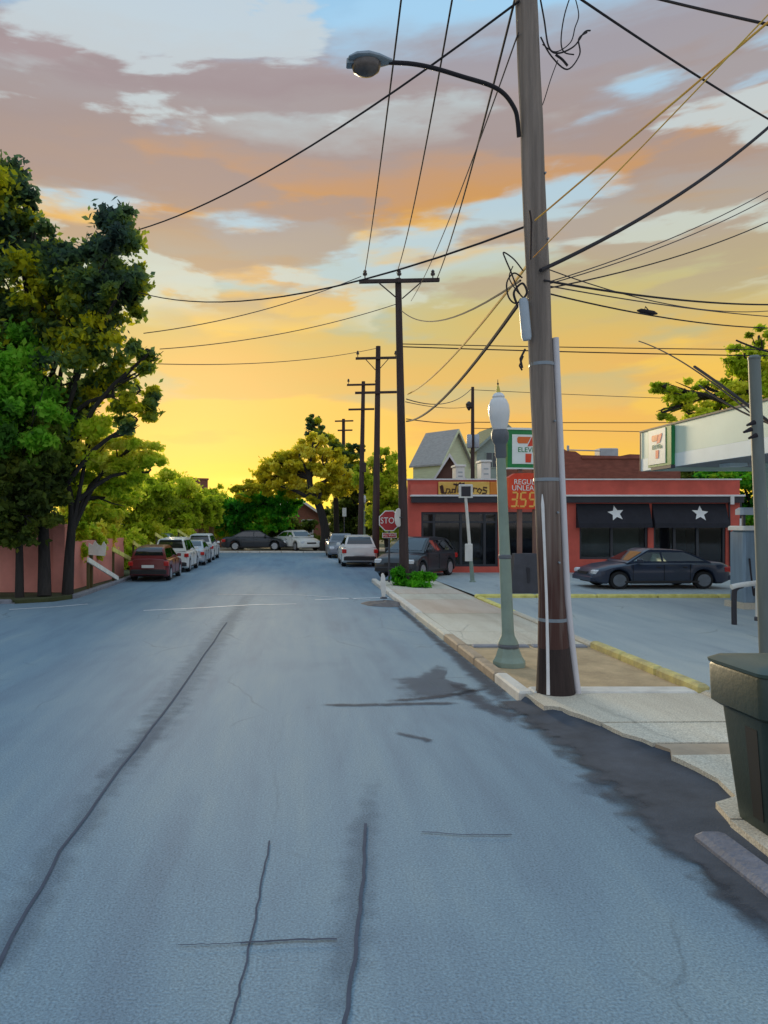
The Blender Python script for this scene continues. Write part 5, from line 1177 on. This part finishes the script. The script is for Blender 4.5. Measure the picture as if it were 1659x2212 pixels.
    for s_ in (-1, 1):
        P(MB().cbox(-L/2-0.012, -L/2+0.25, s_*Wd*.44-0.11, s_*Wd*.44+0.095, zl-0.24, zl-0.06, 0.03), 'tail_light', 'tail_red')
        zf = ip(.46, K['deck'])
        P(MB().cbox(L/2-0.36, L/2-0.035, s_*Wd*.37-0.15, s_*Wd*.37+0.13, zf-0.16, zf-0.015, 0.04), 'headlight', 'head_clear')
        xm = xat(zb+0.1, True)-0.22
        P(MB().cbox(xm-0.06, xm+0.09, s_*(Wd/2+0.02)-0.09, s_*(Wd/2+0.02)+0.09, zb+0.03, zb+0.17, 0.03), 'mirror', paintm)
        for xh in (xB-0.75, xB+0.12):
            P(MB().cbox(xh-0.02, xh+0.13, s_*Wd*.4935-0.012, s_*Wd*.4935+0.012, zb-0.16, zb-0.12, 0.005), 'door_handle', 'bumper_black')
        P(MB().box(-L*.28+0.1, L*.30-0.1, s_*Wd*.495-0.012, s_*Wd*.495+0.012, 0.23, 0.30), 'sill', 'bumper_black')
        for xd in (xB, xB+1.02, xB-0.86):
            if wc[0]+ar+0.02 < xd < wc[1]-ar+0.25: P(MB().box(xd-0.007, xd+0.007, s_*Wd*.4975-0.008, s_*Wd*.4975+0.008, 0.32, zb-0.05), 'door_seam', 'under_black')
    P(MB().cbox(-L/2-0.05, -L/2+0.3, -Wd*.45, Wd*.45, 0.32, 0.52, 0.05), 'bumper', paintm if kind == 'sedan' else 'bumper_black')
    P(MB().cbox(L/2-0.34, L/2+0.05, -Wd*.43, Wd*.43, 0.28, 0.46, 0.05), 'bumper', paintm if kind == 'sedan' else 'bumper_black')
    P(MB().box(L/2-0.06, L/2+0.012, -Wd*.2, Wd*.2, 0.50, 0.60), 'grille', 'bumper_black')
    P(MB().box(-L/2-0.062, -L/2-0.04, -0.26, 0.26, 0.58, 0.70), 'plate', 'plate_white')
    P(MB().box(-L/2-0.03, -L/2+0.03, -0.30, 0.30, 0.56, 0.72), 'plate_recess', paintm)
    return r_
gq = lambda x, Y: (x-VX)*Y/FPX
# dark saloon parked before the shop, nose to the left
car('sedan', 'paint_navy', (gq(1413, 23.2), 23.5, LZ+0.002), R(180+2), 'dark blue grey saloon parked side-on before the starred awnings', rim='rim_dark').scale = (0.95, 0.96, 0.86)
car('hatch', 'paint_black', (gq(902, 27.8), 28.0, LZ+0.002), R(180+56), 'black car nosing out beside the pole and green weeds', rim='rim_silver')
# row along the left kerb
gl = 'cars parked along the left kerb'
CXL = -5.35
for kind, pm_, Yc, lab in (('hatch', 'paint_red', 28.4, 'dark red car nearest in the row along the left kerb'), ('suv', 'paint_white', 33.2, 'white car directly behind the dark red one'), ('sedan', 'paint_silver', 37.9, 'silver car third in the left kerb row'), ('suv', 'paint_white', 42.6, 'white tall car near the far end of the left row')):
    car(kind, pm_, (CXL+(0.1 if pm_ == 'paint_silver' else 0), Yc, 0.002), R(90), lab, group=gl, scale=0.86)
car('sedan', 'paint_green', (-7.4, 40.5, 0.09), R(92), 'dark green car half hidden behind the left kerb row')
# far end of the street
car('sedan', 'paint_white', (gq(640, 52.6), 53.2, 0.102), R(-62), 'white car facing the street across its far end')
car('sedan', 'paint_black', (gq(548, 52.6), 53.0, 0.102), R(4), 'low black car side-on at the far end under the trees')
car('hatch', 'paint_white', (3.02, 37.0, 0.002), R(90), 'white hatchback seen from behind at the right kerb')
car('sedan', 'paint_grey', (2.75, 45.4, 0.002), R(-90), 'grey car parked ahead of the white hatchback by the trunk')

# ------------------------------------------------------------------ trees
G1, G2, G3 = lin(40, 54, 42), lin(66, 84, 44), lin(104, 116, 40)
YEL, YG, LG, BR = lin(176, 160, 24), lin(142, 146, 34), lin(104, 146, 36), lin(96, 78, 46)
leafmat('leaf_dark', [lin(66, 88, 82), lin(84, 112, 88), lin(104, 134, 80), lin(140, 158, 58), lin(214, 210, 40)], 0.42)  # last tone paints sunlit yellow patches into the leaf colour
leafmat('leaf_bright', [lin(78, 124, 48), lin(108, 172, 54), lin(142, 206, 62), lin(172, 216, 74)], 0.55)
leafmat('leaf_olive', [lin(138, 156, 44), lin(176, 198, 46), lin(206, 220, 56), lin(240, 238, 88)], 0.5)
leafmat('leaf_yellow', [lin(172, 172, 46), lin(212, 202, 44), lin(236, 222, 56), lin(244, 236, 100)], 0.45)
leafmat('leaf_hedge', [lin(54, 124, 42), lin(72, 164, 44), lin(108, 196, 44), lin(172, 204, 52)], 0.45)
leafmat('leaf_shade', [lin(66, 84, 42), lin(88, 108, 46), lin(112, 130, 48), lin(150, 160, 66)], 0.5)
leafmat('leaf_weed', [lin(54, 118, 30), lin(86, 176, 36), lin(120, 204, 44)], 2.0)
leafmat('leaf_lime', [lin(156, 190, 48), lin(192, 218, 56), lin(224, 232, 70), lin(246, 240, 108)], 0.6)
mat('bark', lin(70, 60, 46), 0.95, 0.3, 4.0, 0.8, 10, stretch=(3, 3, .4))
mat('bark_dark', lin(48, 44, 42), 0.95, 0.3, 4.0, 0.8, 10, stretch=(3, 3, .4))
mat('bark_brown', lin(112, 84, 48), 0.95, 0.25, 4.0, 0.8, 10, stretch=(3, 3, .4))

def leaf_mesh(name, lobes, n, size, seed, material, clumps=26, spread=0.26, elong=1.7):
    """lobes: (centre, (rx, ry, rz)); leaves gather in clumps on and inside each lobe"""
    g = np.random.default_rng(seed); n = int(n*1.75); size *= 0.76
    vol = np.array([r[0]*r[1]*r[2] for _, r in lobes])**0.75; vol /= vol.sum()
    C = []; T = []
    for (c, r), w in zip(lobes, vol):
        k = max(6, int(clumps*len(lobes)*w)); nn = int(n*w)
        d = g.normal(size=(k, 3)); d /= np.linalg.norm(d, axis=1)[:, None]
        rad = 0.35+0.62*g.random(k)**0.6
        cc = d*rad[:, None]
        cs = g.uniform(0.6, 1.3, k)*spread
        tone = g.normal(0, 0.05, k)
        pick = g.integers(0, k, nn)
        off = g.normal(size=(nn, 3)); off /= (np.linalg.norm(off, axis=1)[:, None]+1e-9); off *= np.minimum(np.abs(g.normal(0, 0.62, nn)), 1.9)[:, None]
        p = cc[pick]+off*cs[pick][:, None]*np.array([1.15, 1.15, 0.8])
        C.append(np.array(c)[None]+p*np.array(r)[None]); T.append(tone[pick]+g.normal(0, 0.03, nn))
    C = np.concatenate(C); T = np.concatenate(T); N = len(C)
    u = g.normal(size=(N, 3)); u /= np.linalg.norm(u, axis=1)[:, None]
    t = g.normal(size=(N, 3)); v = np.cross(u, t); v /= np.linalg.norm(v, axis=1)[:, None]
    s = size*g.uniform(0.6, 1.35, N)
    a = u*(s*elong/2)[:, None]; b = v*(s/2)[:, None]
    nrm = np.cross(u, v)*(s*0.16)[:, None]
    V = np.stack([C-a, C-b*1.0+nrm*0.6, C+a, C+b*1.0+nrm*0.6], axis=1).reshape(-1, 3)
    me = bpy.data.meshes.new(name)
    me.vertices.add(4*N); me.vertices.foreach_set('co', V.astype(np.float32).ravel())
    me.loops.add(4*N); me.loops.foreach_set('vertex_index', np.arange(4*N, dtype=np.int32))
    me.polygons.add(N); me.polygons.foreach_set('loop_start', np.arange(0, 4*N, 4, dtype=np.int32))
    me.update(calc_edges=True)
    at = me.attributes.new('tone', 'FLOAT', 'FACE'); at.data.foreach_set('value', T.astype(np.float32))
    me.materials.append(MATS[material]); return me
def tree(label, base, trunk, lobes, n, size, seed, leaf='leaf_olive', bark='bark', r0=0.14, cat='tree', clumps=26, spread=0.26, group=None, name='tree', limbs=True):
    """trunk: list of points from base up; lobes in world coordinates"""
    r_ = root(name, base, label, cat, group)
    base = Vector(base); rr = random.Random(seed)
    if trunk:
        P = [base]+[Vector(p) for p in trunk]; P = smoothpts(P, 4); k = len(P)
        part(MB().tube(P, [r0*(1.15-0.65*i/(k-1)) for i in range(k)], 10), 'trunk', bark, r_, True)
        if limbs:
            for c, r in lobes:
                c = Vector(c); s = P[max(0, int(k*rr.uniform(0.55, 0.95))-1)]
                mid = s.lerp(c, 0.5)+Vector((rr.uniform(-.2, .2), rr.uniform(-.2, .2), 0.15*(c-s).length))
                e = c+Vector((0, 0, r[2]*0.35))
                part(MB().tube(smoothpts([s, mid, c, e], 3), [r0*0.5*(1-0.085*i) for i in range(10)], 6), 'limb', bark, r_, True)
                for q in range(3):
                    tip = c+Vector((rr.uniform(-.8, .8)*r[0], rr.uniform(-.8, .8)*r[1], rr.uniform(-.5, .8)*r[2]))
                    part(MB().tube([mid.lerp(c, 0.5), mid.lerp(tip, 0.65), tip], [r0*0.22, r0*0.14, r0*0.05], 5), 'branch', bark, r_)
    me = leaf_mesh('crown', [((Vector(c)-base), r) for c, r in lobes], n, size, seed, MATS[leaf].name, clumps, spread)
    o = bpy.data.objects.new('crown', me); COL.objects.link(o); o.parent = r_; o['kind'] = 'stuff'
    return r_
def LB(x, y, rx, ry, Y, deep=1.0):
    """lobe covering rx, ry picture pixels around (x, y) at distance Y"""
    k = Y/FPX; return (W(x, y, Y), (rx*k, deep*(rx+ry)/2*k, ry*k))
# big dark tree over the left pavement
Y = 21.6
tree('big dark oak with yellow sunlit patches overhanging the left pavement', (gx(96, Y-0.9), Y-0.9, 0.085), [W(95, 1180, Y-.6), W(88, 1050, Y-.3), W(70, 900, Y)],
     [LB(-70, 470, 150, 150, Y), LB(10, 420, 70, 90, Y), LB(75, 520, 70, 75, Y), LB(60, 640, 130, 110, Y), LB(235, 555, 85, 115, Y-.6), LB(170, 640, 110, 110, Y), LB(255, 640, 75, 80, Y-1), LB(180, 770, 130, 110, Y-.3), LB(315, 770, 52, 45, Y-1), LB(295, 850, 60, 55, Y-1), LB(290, 915, 52, 42, Y-1.2), LB(-60, 800, 150, 200, Y+.3), LB(100, 920, 110, 110, Y+.2)],
     62000, 0.17, 11, 'leaf_dark', 'bark_dark', 0.17, clumps=30, spread=0.25)
Y = 20.4
tree('bright green tree with a full low crown at the left picture edge', (gx(42, Y), Y, 0.085), [W(42, 1200, Y), W(40, 1100, Y), W(40, 950, Y)],
     [LB(20, 800, 80, 100, Y), LB(70, 900, 75, 105, Y-.2), LB(105, 985, 46, 60, Y-.3), LB(-50, 900, 110, 150, Y)], 30000, 0.15, 12, 'leaf_bright', 'bark_dark', 0.11)
tree('dark shaded tree below the bright green one at the left edge', (gx(-14, Y+.3), Y+.3, 0.085), [W(-12, 1200, Y+.3), W(0, 1060, Y+.3)],
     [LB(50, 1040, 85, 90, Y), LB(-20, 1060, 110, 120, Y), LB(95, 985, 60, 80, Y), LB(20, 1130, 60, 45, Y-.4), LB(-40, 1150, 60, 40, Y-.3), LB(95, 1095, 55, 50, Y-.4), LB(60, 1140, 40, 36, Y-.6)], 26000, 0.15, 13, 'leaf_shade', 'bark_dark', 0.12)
Y = 21.3
tree('forked slim tree with loose yellow green leaves before the red wall', (gx(146, Y), Y, 0.085), [W(150, 1200, Y), W(156, 1110, Y), W(148, 1050, Y)],
     [LB(190, 950, 66, 60, Y-.3), LB(290, 965, 62, 45, Y+.3), LB(250, 1005, 80, 55, Y+1.0), LB(320, 1020, 44, 44, Y+.6), LB(175, 1050, 40, 46, Y+1), LB(230, 1075, 56, 44, Y+1.2)], 20000, 0.14, 14, 'leaf_lime', 'bark_dark', 0.15, clumps=22, spread=0.2)
# olive trees and hedge behind the parked cars
for i, (lab, x, Yt, lobes, leaf, bk, nn) in enumerate((
    ('olive tree just right of the forked trunk', 205, 29.0, [(215, 1080, 65, 70), (250, 1060, 60, 60), (190, 1130, 50, 60), (165, 1090, 36, 60)], 'leaf_lime', 'bark', 16000),
    ('broad olive tree above the sloping rails', 272, 37.0, [(300, 1072, 72, 62), (345, 1050, 42, 40), (280, 1140, 70, 50)], 'leaf_olive', 'bark', 16000),
    ('olive tree with brownish trunk behind the dark red car', 350, 46.0, [(370, 1075, 60, 54), (330, 1130, 55, 45), (395, 1130, 40, 40), (410, 1070, 30, 34)], 'leaf_olive', 'bark_brown', 12000),
    ('olive green tree beside the brick chimney', 440, 55.0, [(432, 1100, 52, 42), (466, 1078, 30, 32), (394, 1072, 32, 34), (465, 1130, 34, 38)], 'leaf_olive', 'bark_brown', 11000))):
    tree(lab, (gx(x, Yt), Yt, 0.085), [W(x+3, 1180, Yt), W(x+6, 1120, Yt)], [LB(a, b, c, d, Yt) for a, b, c, d in lobes], nn, 0.12+Yt*0.0016, 20+i, leaf, bk, 0.13)
for i, (x, w) in enumerate(((215, 50), (262, 45), (310, 48), (350, 40))):
    Yt = 7.7*FPX/(VX-x)
    tree(['low olive bush at foot of the forked tree', 'low olive bush behind the notice board', 'low olive bush between the sloping rails', 'low olive bush left of the dark red car roof'][i], (gx(x, Yt), Yt, 0.085), None,
         [LB(x, 1205-i*3, w, 48, Yt), LB(x+25, 1185, w*.7, 45, Yt+.4)], 8000, 0.13, 40+i, 'leaf_olive', 'bark', 0.05, cat='bush', name='bush', group='olive bushes along the verge')
tree('ivy spilling over the red wall beside the notice board', (-6.95, 24.4, 0.085), None, [LB(160, 1165, 34, 44, 23.6, 0.35), LB(190, 1175, 34, 44, 25.2, 0.35), LB(222, 1172, 30, 46, 27.0, 0.35), LB(246, 1178, 22, 36, 28.4, 0.35)], 12000, 0.13, 45, 'leaf_lime', cat='bush', name='ivy')
for i, x in enumerate((388, 412, 436, 458)):
    Yt = 46+i
    tree('brown trunked young tree number %s from the left behind the parked row' % ('one', 'two', 'three', 'four')[i], (gx(x, Yt), Yt, 0.085), [W(x-2, 1150, Yt), W(x+2, 1100, Yt)], [LB(x, 1095, 26, 26, Yt), LB(x+6, 1120, 20, 20, Yt)], 4500, 0.2, 50+i, 'leaf_olive', 'bark_brown', 0.22, group='brown trunks behind the parked row', limbs=False)
# far end of the street
tree('bright green rounded tree over the far low black car', (gx(520, 55), 55, 0.1), [W(522, 1150, 55), W(528, 1110, 55)], [LB(500, 1110, 38, 34, 55), LB(474, 1105, 34, 44, 55), LB(545, 1092, 55, 36, 55), LB(600, 1080, 50, 34, 55), LB(560, 1125, 60, 30, 55), LB(490, 1140, 26, 26, 55)], 20000, 0.24, 61, 'leaf_hedge', 'bark_dark', 0.2)
tree('yellow green tree with dark leaning trunk at the street end', (gx(697, 51.6), 51.6, 0.1), [W(703, 1150, 51.6), W(690, 1095, 51.6), W(672, 1060, 51.7), W(665, 1010, 52)],
     [LB(565, 1045, 46, 30, 53), LB(530, 1062, 34, 20, 53), LB(612, 1015, 55, 44, 53), LB(735, 1040, 50, 40, 53), LB(648, 990, 34, 34, 52), LB(676, 958, 30, 30, 52), LB(705, 1000, 40, 40, 52), LB(690, 1060, 50, 30, 52), LB(635, 1050, 50, 26, 53)], 26000, 0.23, 62, 'leaf_yellow', 'bark_dark', 0.33, clumps=22, spread=0.22)
tree('ragged dark topped tree rising between the far poles', (gx(728, 56), 56, 0.1), [W(726, 1100, 56), W(722, 1010, 56), W(712, 950, 56)],
     [LB(672, 918, 22, 20, 56), LB(690, 945, 26, 24, 56), LB(720, 965, 24, 20, 56), LB(745, 985, 30, 26, 56), LB(770, 965, 18, 14, 56), LB(755, 1020, 40, 28, 56)], 12000, 0.24, 63, 'leaf_dark', 'bark_dark', 0.22, clumps=18, spread=0.24)
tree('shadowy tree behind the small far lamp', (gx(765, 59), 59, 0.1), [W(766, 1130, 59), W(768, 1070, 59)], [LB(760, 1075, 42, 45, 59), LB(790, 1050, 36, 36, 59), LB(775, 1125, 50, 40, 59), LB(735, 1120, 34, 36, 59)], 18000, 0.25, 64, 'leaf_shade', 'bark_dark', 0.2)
tree('olive tree behind the stop sign', (gx(838, 48), 48, 0.09), [W(832, 1140, 48), W(834, 1080, 48)], [LB(825, 1060, 32, 45, 48), LB(850, 1020, 26, 36, 48), LB(835, 1120, 42, 45, 48), LB(822, 985, 18, 24, 48), LB(800, 1030, 40, 44, 48), LB(862, 1075, 22, 36, 48)], 16000, 0.21, 65, 'leaf_olive', 'bark_dark', 0.16, clumps=20)
tree('dark shrub mass left of the leaning trunk', (gx(600, 58), 58, 0.1), None, [LB(590, 1145, 50, 34, 58), LB(650, 1150, 40, 36, 58), LB(540, 1155, 40, 28, 58)], 12000, 0.24, 66, 'leaf_shade', 'bark', 0.1, cat='bush', name='bush')
# right-hand trees beyond the canopy
Y = 26.0
tree('spreading tree with lime and brown leaves above the station canopy', (gx(1690, Y), Y, 0.1), [W(1685, 1100, Y), W(1672, 960, Y), W(1660, 860, Y)],
     [LB(1440, 838, 34, 20, Y), LB(1480, 850, 40, 30, Y), LB(1435, 890, 26, 24, Y), LB(1490, 895, 50, 30, Y), LB(1530, 840, 36, 30, Y), LB(1560, 890, 44, 36, Y), LB(1610, 770, 40, 36, Y), LB(1640, 735, 36, 30, Y), LB(1600, 830, 50, 40, Y), LB(1660, 850, 60, 80, Y)],
     15000, 0.15, 71, 'leaf_olive', 'bark_dark', 0.2, clumps=16, spread=0.24)
tree('green tree seen under the station canopy beside the shop', (gx(1640, 34), 34, 0.1), [W(1640, 1150, 34), W(1642, 1080, 34)], [LB(1600, 1035, 50, 26, 34), LB(1640, 1070, 50, 45, 34), LB(1560, 1030, 60, 20, 35), LB(1690, 1040, 60, 50, 34), LB(1630, 1140, 40, 50, 34)], 14000, 0.17, 72, 'leaf_hedge', 'bark_dark', 0.15)
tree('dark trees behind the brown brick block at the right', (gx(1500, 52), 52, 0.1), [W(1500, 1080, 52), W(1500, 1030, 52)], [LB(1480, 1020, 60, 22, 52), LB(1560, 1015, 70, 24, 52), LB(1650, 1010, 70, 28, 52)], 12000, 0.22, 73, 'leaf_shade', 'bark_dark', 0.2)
# weeds round the foot of the pole by the stop sign
wb = Vector((gx(874, P2), P2-0.35, LZ))
m = root('weed_clump', wb, 'bright green weeds sprouting round the foot of the stop sign pole', 'weeds')
k = P2/FPX
lob = [(Vector((-0.25, -0.1, 0.24)), (0.24, 0.25, 0.3)), (Vector((0.1, -0.3, 0.1)), (0.35, 0.3, 0.14)), (Vector((0.55, -0.1, 0.2)), (0.42, 0.25, 0.2)), (Vector((0.3, -0.7, 0.06)), (0.28, 0.35, 0.1)), (Vector((-0.15, 0.1, 0.36)), (0.12, 0.2, 0.15))]
o = bpy.data.objects.new('foliage', leaf_mesh('foliage', lob, 4200, 0.09, 80, 'leaf_weed', 12, 0.4, 3.0)); COL.objects.link(o); o.parent = m; o['kind'] = 'stuff'
st_ = MB(); rq = random.Random(5)
for i in range(24):
    c, r = lob[i % 5]; tip = c+Vector((rq.uniform(-1, 1)*r[0], rq.uniform(-1, 1)*r[1], r[2]*rq.uniform(.3, 1)))
    st_.tube([Vector((tip.x*.4, tip.y*.4, 0)), tip*0.7+Vector((0, 0, .03)), tip], [0.008, 0.006, 0.003], 4)
st_.build('stems', 'leaf_weed', m)
# far-off wood that closes the horizon
g = random.Random(9); lob = []
for i in range(46):
    x = -95+i*4.6+g.uniform(-1.5, 1.5); yy = 82+g.uniform(-5, 6); h = g.uniform(1.6, 2.4); lob.append((Vector((x, yy, h*0.85)), (3.2, 2.4, h)))
o = bpy.data.objects.new('far_wood', leaf_mesh('far_wood', lob, 46000, 0.42, 91, 'leaf_shade', 16, 0.34)); COL.objects.link(o); o['kind'] = 'stuff'; tag(o, 'dark far wood closing the view behind the houses', 'wood')
